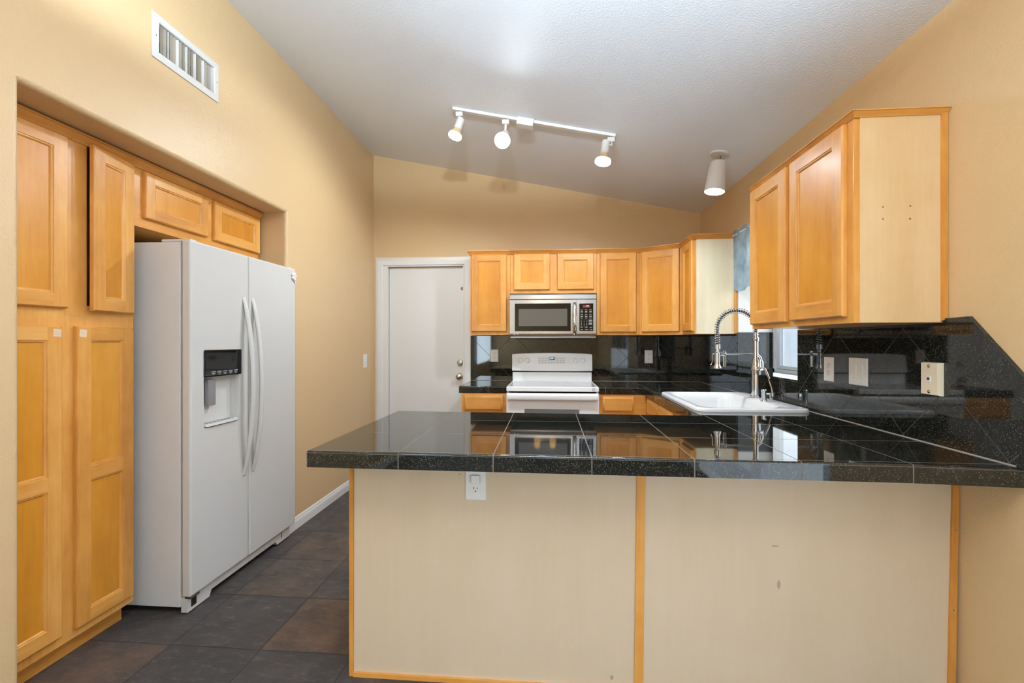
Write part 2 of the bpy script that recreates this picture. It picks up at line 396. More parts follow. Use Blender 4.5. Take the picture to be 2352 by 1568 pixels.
for nm, bx in (('wall_alcove_back', (XL - 0.95, XL - 0.9, AY0 - 0.1, AY1 + 0.1, 0, AZ + 0.1)), ('wall_alcove_near', (XL - 0.9, XL - 0.13, AY0 - 0.1, AY0, 0, AZ)),
               ('wall_alcove_far', (XL - 0.9, XL - 0.13, AY1, AY1 + 0.1, 0, AZ)), ('ceiling_alcove', (XL - 0.9, XL - 0.13, AY0 - 0.1, AY1 + 0.1, AZ, AZ + 0.1))):
    struct(nm, MB().box(*bx), M['wall'])
DX0, DX1, DZ = -1.648, -0.838, 2.06                    # the door opening in the back wall
m = MB(); x0, x1 = XL - 0.02, XR + 0.35
m.prism([(x0, 0), (DX0, 0), (DX0, DZ), (DX1, DZ), (DX1, 0), (x1, 0), (x1, ceil_z(x1) + 0.01), (x0, ceil_z(x0) + 0.01)], lambda a, b, h: (a, h, b), YB, YB + 0.14)
struct('wall_back', m, M['wall'])
VY0, VY1, VZ0, VZ1 = 2.72, 3.57, 1.062, 2.10           # the sink window, set deep in the right wall
m = MB(); m.prism([(YR, 0), (YB + 0.1, 0), (YB + 0.1, ceil_z(XR) + 0.01), (YR, ceil_z(XR) + 0.01)], lambda a, b, h: (h, a, b), XR, XR + 0.30)
wr = struct('wall_right', m, M['wall']); cut(wr, (XR - 0.1, XR + 0.5, VY0, VY1, VZ0, VZ1), (XR - 0.1, XR + 0.5, -1.62, 0.52, -0.05, 2.06))
m = MB(); m.prism([(XL - 0.02, 0), (XR + 0.02, 0), (XR + 0.02, ceil_z(XR) + 0.01), (XL - 0.02, ceil_z(XL) + 0.01)], lambda a, b, h: (a, h, b), YR, YR - 0.12)
struct('wall_rear', m, M['wall'])
def base(name, x0, x1, y0, y1, axis):
    m = MB(); pr = [(0, 0), (0.013, 0), (0.013, 0.045), (0.009, 0.058), (0.006, 0.066), (0.004, 0.078), (0, 0.082)]
    m.sweep(pr, [(x0, y0), (x1, y1)], axis); struct(name, m, M['white_paint'])
base('baseboard_left', XL, XL, AY1 + 0.01, YB - 0.01, 1)
base('baseboard_left_near', XL, XL, YR, AY0 - 0.01, 1)
base('baseboard_right', XR, XR, 1.70, 0.53, 1); base('baseboard_right_far', XR, XR, -1.63, YR, 1)

# patio door and dining window (behind the viewer, where the daylight comes from)
def framed_opening(name, B, u0, u1, z0, z1, mull, mats):
    m = MB(); w = 0.05
    def bar(a, b, c, d): 
        m.loft([[B(a, c, h), B(b, c, h), B(b, d, h), B(a, d, h)] for h in (-0.05, 0.0)])
    bar(u0, u1, z0, z0 + w); bar(u0, u1, z1 - w, z1); bar(u0, u0 + w, z0 + w, z1 - w); bar(u1 - w, u1, z0 + w, z1 - w)
    for q in mull: bar(q - w / 2, q + w / 2, z0 + w, z1 - w)
    o = struct(name, m, mats); us = [u0] + list(mull) + [u1]
    for a, b in zip(us, us[1:]):
        g = MB(); g.loft([[B(a + 0.02, z0 + 0.02, h), B(b - 0.02, z0 + 0.02, h), B(b - 0.02, z1 - 0.02, h), B(a + 0.02, z1 - 0.02, h)] for h in (-0.03, -0.025)])
        obj('window_pane', g, M['pane'], o)
    return o
framed_opening('door_2', FACE_MX(XR + 0.05), -1.62, 0.52, 0.0, 2.06, (-0.55,), M['aluminium'])
framed_opening('window_2', FACE_PX(XL - 0.06), WY0, WY1, WZ0, WZ1, (-3.1,), M['aluminium'])

# sink window: sliding aluminium frame at the back of the deep recess
GX = 1.70
m = MB()
def bar(y0, y1, z0, z1, x0=GX - 0.025, x1=GX + 0.03): m.box(x0, x1, y0, y1, z0, z1, 0.003)
bar(VY0, VY1, VZ0, VZ0 + 0.035); bar(VY0, VY1, VZ1 - 0.035, VZ1); bar(VY0, VY0 + 0.035, VZ0, VZ1); bar(VY1 - 0.03, VY1, VZ0, VZ1)
win = struct('window_1', m, M['aluminium'])
m = MB(); bar(3.455, 3.50, VZ0 + 0.035, VZ1 - 0.035, GX - 0.03, GX - 0.005); bar(VY0 + 0.035, 3.455, VZ0 + 0.035, VZ0 + 0.06, GX - 0.03, GX - 0.005)
bar(3.50, 3.54, VZ0 + 0.035, VZ1 - 0.035, GX, GX + 0.02)
obj('sliding_sash', m, M['aluminium'], win)
m = MB(); m.box(GX - 0.02, GX - 0.016, VY0 + 0.03, 3.46, VZ0 + 0.05, VZ1 - 0.03); obj('window_pane', m, M['pane'], win)
m = MB(); m.box(XR + 0.002, GX - 0.03, VY0 + 0.003, VY0 + 0.012, VZ0, 1.364); m.box(XR - 0.006, GX - 0.028, VY1 - 0.012, VY1 - 0.001, VZ0, 1.364)
obj('jamb_tile', m, M['granite'], win)
m = MB(); m.box(XR - 0.016, GX - 0.024, VY0 + 0.002, VY1 - 0.002, VZ0 + 0.001, VZ0 + 0.013, 0.003); obj('sill_tile', m, M['granite'], win)
m = MB(); m.box(XR + 0.001, GX - 0.03, VY1 - 0.004, VY1 - 0.001, 1.364, VZ1); obj('painted_jamb', m, M['white_paint'], win)
# neighbour's pale rendered wall out of the window
m = MB(); m.box(3.2, 3.35, 0.5, 6.5, -0.1, 1.55); tag(obj('garden_wall', m, M['render_coat']), 'pale rendered garden wall outside the sink window', 'wall')

# door in the back wall
m = MB(); m.box(-1.600, -0.848, YB + 0.035, YB + 0.075, 0.008, 2.036, 0.002)
dr = struct('door_1', m, M['door_paint'])
m = MB()
def casing_piece(path, inner): 
    pr = [(0, 0), (0.004, 0.010), (0.012, 0.016), (0.045, 0.018), (0.06, 0.014), (0.068, 0.010), (0.08, 0.008), (0.085, 0)]
    rings = []
    for (x, z, sx, sz) in path: rings.append([(x + sx * o, YB - h, z + sz * o) for o, h in pr])
    m.loft(rings)
xo0, xo1, zo = XL + 0.003, -0.752, 2.134
casing_piece([(-1.648, 0, -1, 0), (-1.648, 2.047, -1, 1), (-0.838, 2.047, 1, 1), (-0.838, 0, 1, 0)], 0)
obj('door_casing', m, M['white_paint'], dr)
m = MB()
for a, b in ((-1.648, -1.606), (-0.846, -0.838)): m.box(a, b, YB - 0.004, YB + 0.10, 0, 2.047)
m.box(-1.606, -0.846, YB - 0.004, YB + 0.10, 2.040, 2.06)
m.box(-1.606, -0.846, YB + 0.08, YB + 0.10, 2.02, 2.041)
obj('door_jamb', m, M['white_paint'], dr)
m = MB(); m.lathe([(0.032, 0), (0.032, 0.006), (0.026, 0.012), (0.013, 0.014), (0.012, 0.036), (0.022, 0.042), (0.028, 0.056), (0.026, 0.070), (0.014, 0.078), (0, 0.079)], (-0.885, YB + 0.035, 0.948), (0, -1, 0), 28)
obj('door_knob', m, M['nickel'], dr)
m = MB(); m.lathe([(0.031, 0), (0.031, 0.006), (0.026, 0.016), (0.022, 0.018), (0, 0.018)], (-0.880, YB + 0.035, 1.085), (0, -1, 0), 28)
m.box(-0.896, -0.864, YB + 0.004, YB + 0.018, 1.079, 1.091, 0.003); obj('deadbolt', m, M['nickel'], dr)
m = MB(); m.lathe([(0.012, 0), (0.012, 0.0015), (0, 0.0016)], (-0.862, YB + 0.0345, 1.816), (0, -1, 0), 14)
for v in m.b.verts: v.co.z = 1.816 + (v.co.z - 1.816) * (1.9 if v.co.z > 1.816 else 1.2)
obj('chipped_spot', m, M['scuff'], dr)

# ------------------------------------------------------------------ air vent on the left wall
V = thing('air_vent', (XL, 2.075, 2.66), 'white supply air grille with upright vanes high on the left wall', 'vent')
B = FACE_PX(XL)
m = MB()
def fr(i, h): return [B(1.873 + i, 2.557 + i, h), B(2.276 - i, 2.557 + i, h), B(2.276 - i, 2.758 - i, h), B(1.873 + i, 2.758 - i, h)]
m.loft([fr(0, 0.001), fr(0, 0.006), fr(0.005, 0.009), fr(0.03, 0.010), fr(0.034, 0.006), fr(0.034, -0.02)], caps=(False, False))
obj('vent_frame', m, M['vent_white'], V)
m = MB(); m.box(XL - 0.109, XL - 0.107, 1.906, 2.243, 2.589, 2.726); obj('vent_backing', m, M['black_gap'], V)
n = 19
for i in range(n):
    y = 1.916 + i * (2.236 - 1.916) / (n - 1); a = R((-8, -4, 14, -12, 6, 22, 26, 18, -6, 10)[i % 10]); m = MB()
    m.box(-0.006, 0.006, -0.0010, 0.0010, -0.067, 0.067, mat=Matrix.Translation((XL - 0.008, y, 2.6575)) @ Matrix.Rotation(a, 4, 'Z'))
    obj('vane', m, M['vent_dust'] if i % 3 else M['vent_white'], V)
for y in (1.889, 2.260):
    obj('screw', MB().screw((XL + 0.0085, y, 2.6575), (1, 0, 0)), M['slot'], V)

# ------------------------------------------------------------------ left wall cabinets
FX = -1.935; B = FACE_PX(FX)
pc = thing('pantry_cabinet', (FX - 0.3, 1.67, 0), 'tall honey maple pantry cabinet beside the white refrigerator', 'cabinet')
m = MB(); m.box(FX - 0.60, FX, 1.380, 1.975, 0.085, 2.135, 0.001)
bd = obj('carcass', m, M['wood'], pc); cut(bd, (FX - 0.4, FX + 0.05, 1.76, 1.93, 1.445, 2.115))
m = MB(); m.box(FX - 0.016, FX + 0.001, 1.674, 1.758, 1.40, 2.10, 0.001); obj('mullion', m, M['wood'], pc)
m = MB(); m.box(FX - 0.60, FX - 0.055, 1.380, 1.97, 0.0, 0.085); obj('toe_kick', m, M['wood_y'], pc)
cabinet_door(pc, B, 1.388, 1.672, 1.428, 2.112, M['wood_y'])
h = Vector((FX, 1.962)); nr = Vector((FX + 0.030, 1.744)); u = (h - nr).normalized()
cabinet_door(pc, Basis(nr, u).set((u.y, -u.x)), 0, 0.219, 1.423, 2.116, M['wood_y'], label='maple door hanging slightly ajar')
lo = cabinet_door(pc, B, 1.388, 1.649, 0.128, 1.356, M['wood_y'], rails=(0.745,))
lo2 = cabinet_door(pc, B, 1.704, 1.960, 0.122, 1.357, M['wood_y'], rails=(0.745,), label='maple door with worn top corner')
for dd, y in ((lo, 1.628), (lo2, 1.727)):
    m = MB(); m.loft([[B(y - 0.015, 1.315, hh), B(y + 0.014, 1.312, hh), B(y + 0.016, 1.343, hh), B(y - 0.013, 1.345, hh)] for hh in (0.0195, 0.0204)])
    obj('worn_patch', m, M['bare'], dd)
obj('crown_moulding', MB().sweep([(a, z - 0.008) for a, z in CROWN(2.128)], [(FX, 1.380), (FX, 1.976)], 1), M['wood_y'], pc, 30)
fc = thing('bridge_cabinet', (FX - 0.3, 2.43, 1.835), 'two-door honey maple cabinet over the white refrigerator', 'cabinet')
m = MB(); m.box(FX - 0.60, FX, 1.977, 2.897, 1.838, 2.135, 0.001); obj('carcass', m, M['wood_y'], fc)
cabinet_door(fc, B, 2.022, 2.424, 1.884, 2.108, M['wood_y'], w=0.05)
cabinet_door(fc, B, 2.474, 2.884, 1.878, 2.108, M['wood_y'], w=0.05)
obj('crown_moulding', MB().sweep([(a, z - 0.008) for a, z in CROWN(2.128)], [(FX, 1.9761), (FX, 2.897)], 1), M['wood_y'], fc, 30)

# ------------------------------------------------------------------ refrigerator
rf = thing('refrigerator', (-2.05, 2.455, 0), 'white side-by-side refrigerator with ice and water dispenser', 'refrigerator')
m = MB(); m.box(-2.44, -1.745, 2.026, 2.886, 0.03, 1.770, 0.006); obj('case', m, M['case'], rf)
m = MB(); m.box(-1.746, -1.738, 2.034, 2.880, 0.10, 1.765); obj('gasket', m, M['gasket'], rf)
def fridge_door(y0, y1, name):
    m = MB(); m.box(-1.738, -1.690, y0, y1, 0.082, 1.778, 0.011, 4); return obj(name, m, M['appliance'], rf)
fd = fridge_door(2.022, 2.441, 'freezer_door'); cut(fd, (-1.733, -1.65, 2.104, 2.362, 0.866, 1.122, 0.012))
fridge_door(2.446, 2.918, 'refrigerator_door')
B = FACE_PX(-1.690)
m = MB(); m.box(-1.692, -1.6855, 2.104, 2.374, 1.118, 1.253, 0.006, 3)
dp = obj('dispenser_panel', m, M['gloss_black'], fd)
m = MB()
for i in range(5):
    y = 2.150 + i * 0.041
    m.box(-1.6857, -1.6850, y, y + 0.03, 1.141, 1.1435); m.box(-1.6857, -1.6850, y + 0.004, y + 0.026, 1.1335, 1.1355)
    m.box(-1.6857, -1.6850, y + 0.008, y + 0.022, 1.1275, 1.129)
obj('button_legend', m, M['legend'], dp)
m = MB(); m.box(-1.724, -1.702, 2.150, 2.205, 0.970, 1.104, 0.006); m.box(-1.729, -1.716, 2.158, 2.197, 0.98, 1.119, 0.004); obj('dispenser_paddle', m, M['paddle'], fd)
m = MB(); m.loft([[(-1.731, 2.108, 0.872), (-1.731, 2.358, 0.872), (-1.686, 2.350, 0.872), (-1.680, 2.315, 0.872), (-1.680, 2.15, 0.872), (-1.686, 2.115, 0.872)],
                  [(-1.731, 2.108, 0.884), (-1.731, 2.358, 0.884), (-1.690, 2.350, 0.884), (-1.684, 2.315, 0.884), (-1.684, 2.15, 0.884), (-1.690, 2.115, 0.884)]])
tr = obj('drip_tray', m, M['appliance'], fd)
m = MB()
for i in range(8): m.box(-1.728, -1.694, 2.135 + i * 0.026, 2.142 + i * 0.026, 0.884, 0.8855)
obj('drip_grid', m, M['gasket'], tr)
for y, nm in ((2.404, fd), (2.481, None)):
    pts = []; rr = []
    for i in range(25):
        t = i / 24; z = 1.54 - t * 0.985; bow = math.sin(math.pi * t) ** 0.75
        pts.append((-1.693 + 0.052 * bow, y - 0.004 + 0.008 * bow, z)); rr.append(0.0125 + 0.004 * bow)
    m = MB(); m.tube(pts, rr, 12, flat=0.72, up=(1, 0, 0))
    obj('door_handle', m, M['appliance'], nm or bpy.data.objects['refrigerator_door'])
m = MB()
P = [(2.030, 0.006), (2.17, 0.006), (2.185, 0.036), (2.73, 0.036), (2.745, 0.012), (2.882, 0.012), (2.882, 0.078), (2.030, 0.078)]
m.prism(P, lambda a, b, hh: (hh, a, b), -1.744, -1.712); gr = obj('base_grille', m, M['appliance'], rf)
m = MB(); m.box(-1.7125, -1.7105, 2.052, 2.085, 0.022, 0.077, 0.001); obj('grille_slot', m, M['slot'], gr); m = MB(); m.box(-1.7125, -1.711, 2.79, 2.796, 0.035, 0.07); obj('grille_slot', m, M['slot'], gr)
m = MB(); m.box(-1.728, -1.694, 2.030, 2.085, 0.070, 0.083, 0.003); obj('hinge', m, M['nickel'], rf)
for y in (2.034, 2.85):
    m = MB(); m.box(-1.85, -1.70, y, y + 0.041, 1.7705, 1.784, 0.005); obj('hinge_cover', m, M['appliance'], rf)
for y in (2.10, 2.82):
    m = MB(); m.lathe([(0.022, 0), (0.022, 0.03)], (-1.95, y, 0), (0, 0, 1), 16); obj('foot', m, M['matte_black'], rf)
m = MB()   # little flower magnet
for dy, dz in ((-0.012, 0.012), (0.004, 0.019), (0.014, 0.004), (0.006, -0.014), (-0.008, -0.006)):
    m.lathe([(0.013, 0), (0.012, 0.008), (0.006, 0.013), (0, 0.014)], (-1.689, 2.888 + dy, 1.722 + dz), (1, 0, 0), 14)
m.cyl((-1.684, 2.898, 1.712), (-1.684, 2.905, 1.680), 0.006, 0.004, 10)
tag(obj('fridge_magnet', m, M['plastic']), 'small white flower magnet on the upper far corner of the refrigerator door', 'magnet')

# ------------------------------------------------------------------ wall plates
def plate(name, B, uc, zc, w, hgt, kind, label, cat, mat='plastic', t=0.006, group=None):
    pt = B(uc, zc, 0); o = thing(name, tuple(pt), label, cat, group)
    m = MB(); r = lambda i, hh: [B(uc - w / 2 + i, zc - hgt / 2 + i, hh), B(uc + w / 2 - i, zc - hgt / 2 + i, hh), B(uc + w / 2 - i, zc + hgt / 2 - i, hh), B(uc - w / 2 + i, zc + hgt / 2 - i, hh)]
    m.loft([r(0, 0.0003), r(0, t * 0.5), r(0.003, t)]); obj('cover_plate', m, M[mat], o)
    n = B.n
    if kind in ('duplex', 'plugged'):
        for dz in (0.0195, -0.0195):
            m = MB(); rx, rz = 0.0165, 0.0135
            ring = lambda k, hh: [B(uc + max(-0.0155, min(0.0155, k * 0.0185 * math.cos(a))), zc + dz + k * rz * math.sin(a) , hh) for a in [i * math.pi / 12 for i in range(24)]]
            m.loft([ring(1, t - 0.001), ring(1, t + 0.0012), ring(0.93, t + 0.0018)]); rc = obj('receptacle', m, M[mat], o)
            m = MB()
            for du, hh2 in ((-0.0062, 0.008), (0.0062, 0.0065)):
                a, b = B(uc + du - 0.0011, zc + dz + 0.0015, t + 0.0012), B(uc + du + 0.0011, zc + dz + 0.0015 + hh2, t + 0.0024)
                m.box(a.x, b.x, a.y, b.y, a.z, b.z)
            m.lathe([(0.0026, 0), (0.0026, 0.0012)], B(uc, zc + dz - 0.0065, t + 0.0012), n, 12); obj('slots', m, M['slot'], rc)
        obj('screw', MB().screw(B(uc, zc, t), n, 0.0022), M[mat], o)
        if kind == 'plugged':
            m = MB(); a, b = B(uc - 0.017, zc + 0.004, t), B(uc + 0.017, zc + 0.036, t + 0.012); m.box(a.x, b.x, a.y, b.y, a.z, b.z, 0.004); obj('plug_cover', m, M[mat], o)
    if kind == 'rockers':
        for du in (-0.023, 0.023):
            m = MB(); a, b = B(uc + du - 0.0165, zc - 0.033, t - 0.001), B(uc + du + 0.0165, zc + 0.033, t + 0.001); m.box(a.x, b.x, a.y, b.y, a.z, b.z, 0.0008)
            fr_ = obj('switch_frame', m, M[mat], o)
            m = MB(); q = [(-0.0145, -0.031), (0.0145, -0.031), (0.0145, 0.031), (-0.0145, 0.031)]
            m.loft([[B(uc + du + a, zc + b, t) for a, b in q], [B(uc + du + a * 0.96, zc + b * 0.98, t + (0.0022 if b < 0 else 0.0055)) for a, b in q]]); obj('rocker', m, M[mat], fr_)
            for dz in (-0.05, 0.05): obj('screw', MB().screw(B(uc + du, zc + dz, t), n, 0.0025), M['legend'], o)
    if kind == 'phone':
        m = MB(); a, b = B(uc - 0.009, zc - 0.012, t - 0.001), B(uc + 0.009, zc + 0.011, t + 0.003); m.box(a.x, b.x, a.y, b.y, a.z, b.z, 0.001); jk = obj('phone_jack', m, M['plastic'], o)
        m = MB(); a, b = B(uc - 0.005, zc - 0.004, t + 0.0025), B(uc + 0.005, zc + 0.005, t + 0.0035); m.box(a.x, b.x, a.y, b.y, a.z, b.z); obj('jack_opening', m, M['slot'], jk)
        for dz in (-0.047, 0.047):
            m = MB(); m.lathe([(0.006, 0), (0.006, 0.002), (0.003, 0.0045), (0, 0.0045)], B(uc, zc + dz, t), n, 14); obj('mounting_stud', m, M['nickel'], o)
    if kind == 'toggle':
        m = MB(); m.loft([[B(uc - 0.005, zc - 0.012, t - 0.001), B(uc + 0.005, zc - 0.012, t - 0.001), B(uc + 0.005, zc + 0.012, t - 0.001), B(uc - 0.005, zc + 0.012, t - 0.001)],
                          [B(uc - 0.004, zc + 0.002, t + 0.012), B(uc + 0.004, zc + 0.002, t + 0.012), B(uc + 0.004, zc + 0.010, t + 0.014), B(uc - 0.004, zc + 0.010, t + 0.014)]]); obj('toggle', m, M[mat], o)
        for dz in (-0.030, 0.030): obj('screw', MB().screw(B(uc, zc + dz, t), n, 0.0022), M['legend'], o)
    return o
plate('light_switch', FACE_PX(XL), 4.215, 1.108, 0.075, 0.13, 'toggle', 'single white light switch on the tan left wall beside the white door', 'switch')
SR, SB = FACE_MX(1.413), FACE_MY(4.418)
plate('wall_outlet', SR, 2.425, 1.155, 0.078, 0.122, 'duplex', 'white outlet on the right backsplash nearest the window', 'outlet', t=0.005)
plate('light_switch', SR, 2.205, 1.157, 0.125, 0.125, 'rockers', 'double rocker light switch on the black right backsplash', 'switch')
plate('phone_plate', SR, 1.793, 1.158, 0.078, 0.120, 'phone', 'thick ivory wall phone plate on the right backsplash', 'phone plate', 'ivory', 0.02)
plate('wall_outlet', SB, -0.532, 1.157, 0.076, 0.122, 'duplex', 'white outlet on the back wall between door and range', 'outlet')
plate('wall_outlet', SB, 0.944, 1.150, 0.076, 0.124, 'duplex', 'white outlet on the back backsplash right of the range', 'outlet')

# ------------------------------------------------------------------ backsplashes
m = MB(); m.prism([(-0.767, 0.9155), (1.4245, 0.9155), (1.4245, 1.3512), (-0.767, 1.3512)], lambda a, b, h: (a, h, b), YB - 0.0005, YB - 0.012)
bsb = bs = tag(obj('backsplash', m, M['granite_back']), 'black granite tile backsplash on the back wall behind the range', 'backsplash')
m = MB(); m.box(-0.767, -0.732, YB - 0.0135, YB - 0.012, 0.9155, 1.3512, 0.0005); obj('edge_trim', m, M['granite'], bs)
out = [(1.456, 0.9155), (4.417, 0.9155), (4.417, 1.3512), (VY1, 1.3512), (VY1, VZ0), (VY0, VZ0), (VY0, 1.361), (1.80, 1.361), (1.80, 1.376), (1.657, 1.380), (1.456, 1.166)]
m = MB(); m.prism(out, lambda a, b, h: (h, a, b), XR - 0.0005, XR - 0.012)
bs = tag(obj('backsplash', m, M['granite_right']), 'black granite tile backsplash on the right wall with a sloped near end', 'backsplash')
m = MB()
strip = [(1.456, 0.9155), (1.456, 1.166), (1.657, 1.380), (1.80, 1.376)]; inn = [(1.492, 0.9155), (1.492, 1.152), (1.672, 1.344), (1.80, 1.341)]
for i in range(3):
    q = [strip[i], strip[i + 1], inn[i + 1], inn[i]]
    m.prism(q, lambda a, b, h: (h, a, b), XR - 0.012, XR - 0.0145)
obj('edge_trim', m, M['granite'], bs)

# ------------------------------------------------------------------ worktops
M['caulk'] = plain('beige_caulk', (138, 128, 114), 0.7)
m = MB(); m.prism([(XR - 0.0122, 0.9153), (XR - 0.0122, 0.9185), (XR - 0.019, 0.9156), (XR - 0.019, 0.9153)], lambda a, b, h: (a, h, b), 1.50, YB - 0.0125); obj('caulk_line', m, M['caulk'], bs)
m = MB(); m.prism([(YB - 0.0122, 0.9153), (YB - 0.0122, 0.9185), (YB - 0.019, 0.9156), (YB - 0.019, 0.9153)], lambda a, b, h: (h, a, b), 0.412, XR - 0.0125); obj('caulk_line', m, M['caulk'], bsb)
m = MB(); m.prism([(YB - 0.0122, 0.9153), (YB - 0.0122, 0.9185), (YB - 0.019, 0.9156), (YB - 0.019, 0.9153)], lambda a, b, h: (h, a, b), -0.764, -0.358); obj('caulk_line', m, M['caulk'], bsb)
def worktop(poly, label, holes=()):
    m = MB(); inset = 0.004
    m.prism(poly, lambda a, b, h: (a, b, h), 0.857, 0.915)
    top = [e for e in m.b.edges if all(abs(v.co.z - 0.915) < 1e-5 for v in e.verts)]
    bmesh.ops.recalc_face_normals(m.b, faces=m.b.faces[:])
    bmesh.ops.bevel(m.b, geom=top, offset=0.006, segments=3, affect='EDGES', profile=0.5)
    o = tag(obj('worktop', m, M['granite_top']), label, 'worktop'); cut(o, *holes) if holes else None; return o
worktop([(-0.843, 1.523), (1.117, 1.503), (1.4245, 1.478), (1.4245, 4.417), (0.411, 4.417), (0.411, 3.826), (0.777, 3.826), (0.777, 2.405), (-0.829, 2.440)],
        'black granite tile worktop running round the sink and over the peninsula', holes=((0.83, 1.38, 2.57, 3.34, 0.8, 1.0),))
worktop([(-0.765, 3.829), (-0.357, 3.829), (-0.357, 4.417), (-0.765, 4.417)], 'short black granite worktop left of the white range')

# ------------------------------------------------------------------ back wall cabinets
YF = YB - 0.325; B = FACE_MY(YF)
def wall_cab(x0, x1, z0, z1, label, doors, endpanel=None):
    o = thing('wall_cabinet', ((x0 + x1) / 2, YB - 0.16, z0), label, 'cabinet')
    m = MB(); m.box(x0, x1, YF, YB - 0.001, z0, z1, 0.001); obj('carcass', m, M['wood'], o)
    for d in doors: cabinet_door(o, B, *d, M['wood_x'])
    return o
ZT = 2.098
w1 = wall_cab(-0.715, -0.3485, 1.354, ZT, 'honey maple wall cabinet between white door and microwave', [(-0.703, -0.381, 1.386, 2.081)])
w2 = wall_cab(-0.3475, 0.4235, 1.726, ZT, 'two-door honey maple cabinet above the microwave', [(-0.317, 0.008, 1.760, 2.081), (0.073, 0.396, 1.760, 2.081)])
w3 = wall_cab(0.4245, 0.799, 1.352, ZT, 'honey maple wall cabinet right of the microwave', [(0.451, 0.768, 1.378, 2.081)])
crown(w1, [(-0.715, YB - 0.002), (-0.715, YF), (-0.3485, YF)], ZT - 0.012, 1)
crown(w2, [(-0.3475, YF), (0.4235, YF)], ZT - 0.012); crown(w3, [(0.4245, YF), (0.799, YF)], ZT - 0.012)
# diagonal corner cabinet and the narrow one on the right wall beyond the window
RX = 1.117; A0, A1 = Vector((0.80, YF)), Vector((RX, 3.918))
o = thing('corner_cabinet', (1.15, 4.2, 1.352), 'honey maple diagonal corner wall cabinet', 'cabinet')
m = MB(); m.prism([(0.80, YF), (RX, 3.918), (XR - 0.001, 3.918), (XR - 0.001, YB - 0.001), (0.80, YB - 0.001)], lambda a, b, h: (a, b, h), 1.352, ZT); obj('carcass', m, M['wood'], o)
u = (A1 - A0).normalized(); L = (A1 - A0).length; n2 = Vector((u.y, -u.x))
cabinet_door(o, Basis(A0, u).set(n2), 0.020, L - 0.024, 1.378, 2.081, M['wood_x'])
crown(o, [(0.80, YF), (RX, 3.918)], ZT - 0.012)
o = thing('wall_cabinet', (1.27, 3.76, 1.352), 'narrow wall cabinet with whitish side panel beside the sink window', 'cabinet')
m = MB(); m.box(RX, XR - 0.001, 3.604, 3.917, 1.352, ZT, 0.001); obj('carcass', m, M['wood'], o)
cabinet_door(o, FACE_MX(RX), 3.625, 3.892, 1.378, 2.081, M['wood_y'])
m = MB(); m.box(RX + 0.012, XR - 0.003, 3.600, 3.604, 1.354, ZT - 0.002); obj('end_panel', m, M['pale'], o)['label'] = 'whitish side panel'
crown(o, [(RX, 3.917), (RX, 3.602), (XR - 0.002, 3.602)], ZT - 0.012)
m = MB(); m.box(1.408, 1.4245, 3.582, 3.599, 1.358, 2.08); obj('filler_strip', m, M['wood'], o)
# large cabinet in the right foreground
NX, NY0, NY1 = 1.11, 1.758, 2.59
o = thing('wall_cabinet', (1.27, 2.17, 1.363), 'large two-door maple wall cabinet with bare side panel hanging over the right backsplash', 'cabinet')
m = MB(); m.box(NX, XR - 0.001, NY0, NY1, 1.363, 2.125, 0.001); obj('carcass', m, M['wood'], o)
B = FACE_MX(NX)
cabinet_door(o, B, 1.795, 2.172, 1.388, 2.106, M['wood_y'], w=0.06)
cabinet_door(o, B, 2.212, 2.578, 1.386, 2.106, M['wood_y'], w=0.06)
m = MB(); m.box(NX + 0.018, 1.402, NY0 - 0.004, NY0, 1.364, 2.123); ep = obj('end_panel', m, M['veneer'], o); ep['label'] = 'pale side panel with four screw holes'
m = MB(); m.box(1.401, 1.424, NY0 - 0.010, NY0, 1.370, 2.123, 0.002); obj('scribe_strip', m, M['wood'], o)
for x, z in ((1.207, 1.783), (1.300, 1.784), (1.207, 1.739), (1.299, 1.738)):
    m = MB(); m.lathe([(0.0035, 0), (0.003, 0.0006), (0, 0.0007)], (x, NY0 - 0.0041, z), (0, -1, 0), 12); obj('screw_hole', m, M['scuff'], ep)
crown(o, [(NX, NY1), (NX, NY0 - 0.004), (XR - 0.002, NY0 - 0.004)], 2.113, k=0.6)

# ------------------------------------------------------------------ base cabinets
def base_cab(x0, x1, label, dr_, dl):
    o = thing('base_cabinet', ((x0 + x1) / 2, 4.1, 0), label, 'cabinet')
    m = MB(); m.box(x0, x1, 3.83, YB - 0.013, 0.09, 0.856, 0.001); obj('carcass', m, M['wood_x'], o)
    m = MB(); m.box(x0, x1, 3.90, YB - 0.013, 0.0, 0.09); obj('toe_kick', m, M['wood_x'], o)
    B = FACE_MY(3.83); drawer_front(o, B, *dr_, M['wood_x']); cabinet_door(o, B, *dl, M['wood_x']); return o
base_cab(-0.742, -0.3575, 'honey maple base cabinet with drawer left of the range', (-0.717, -0.387, 0.71, 0.838), (-0.717, -0.387, 0.115, 0.685))
base_cab(0.4115, 0.80, 'honey maple base cabinet with drawer right of the range', (0.441, 0.697, 0.71, 0.838), (0.441, 0.697, 0.115, 0.685))
o = thing('sink_base_cabinet', (1.1, 3.1, 0), 'honey maple sink base cabinet under the white sink', 'cabinet')
m = MB(); m.box(0.803, 1.411, 2.41, 3.828, 0.09, 0.70, 0.001); m.box(0.803, 0.822, 2.41, 3.828, 0.70, 0.856); m.box(0.822, 1.411, 3.40, 3.828, 0.70, 0.856); obj('carcass', m, M['wood_y'], o)
m = MB(); m.box(0.87, 1.411, 2.41, 3.828, 0.0, 0.09); obj('toe_kick', m, M['wood_y'], o)
B = FACE_MX(0.803)
for a, b in ((3.40, 3.76), (3.00, 3.37)):
    drawer_front(o, B, a, b, 0.71, 0.835, M['wood_y']); cabinet_door(o, B, a, b, 0.115, 0.685, M['wood_y'])

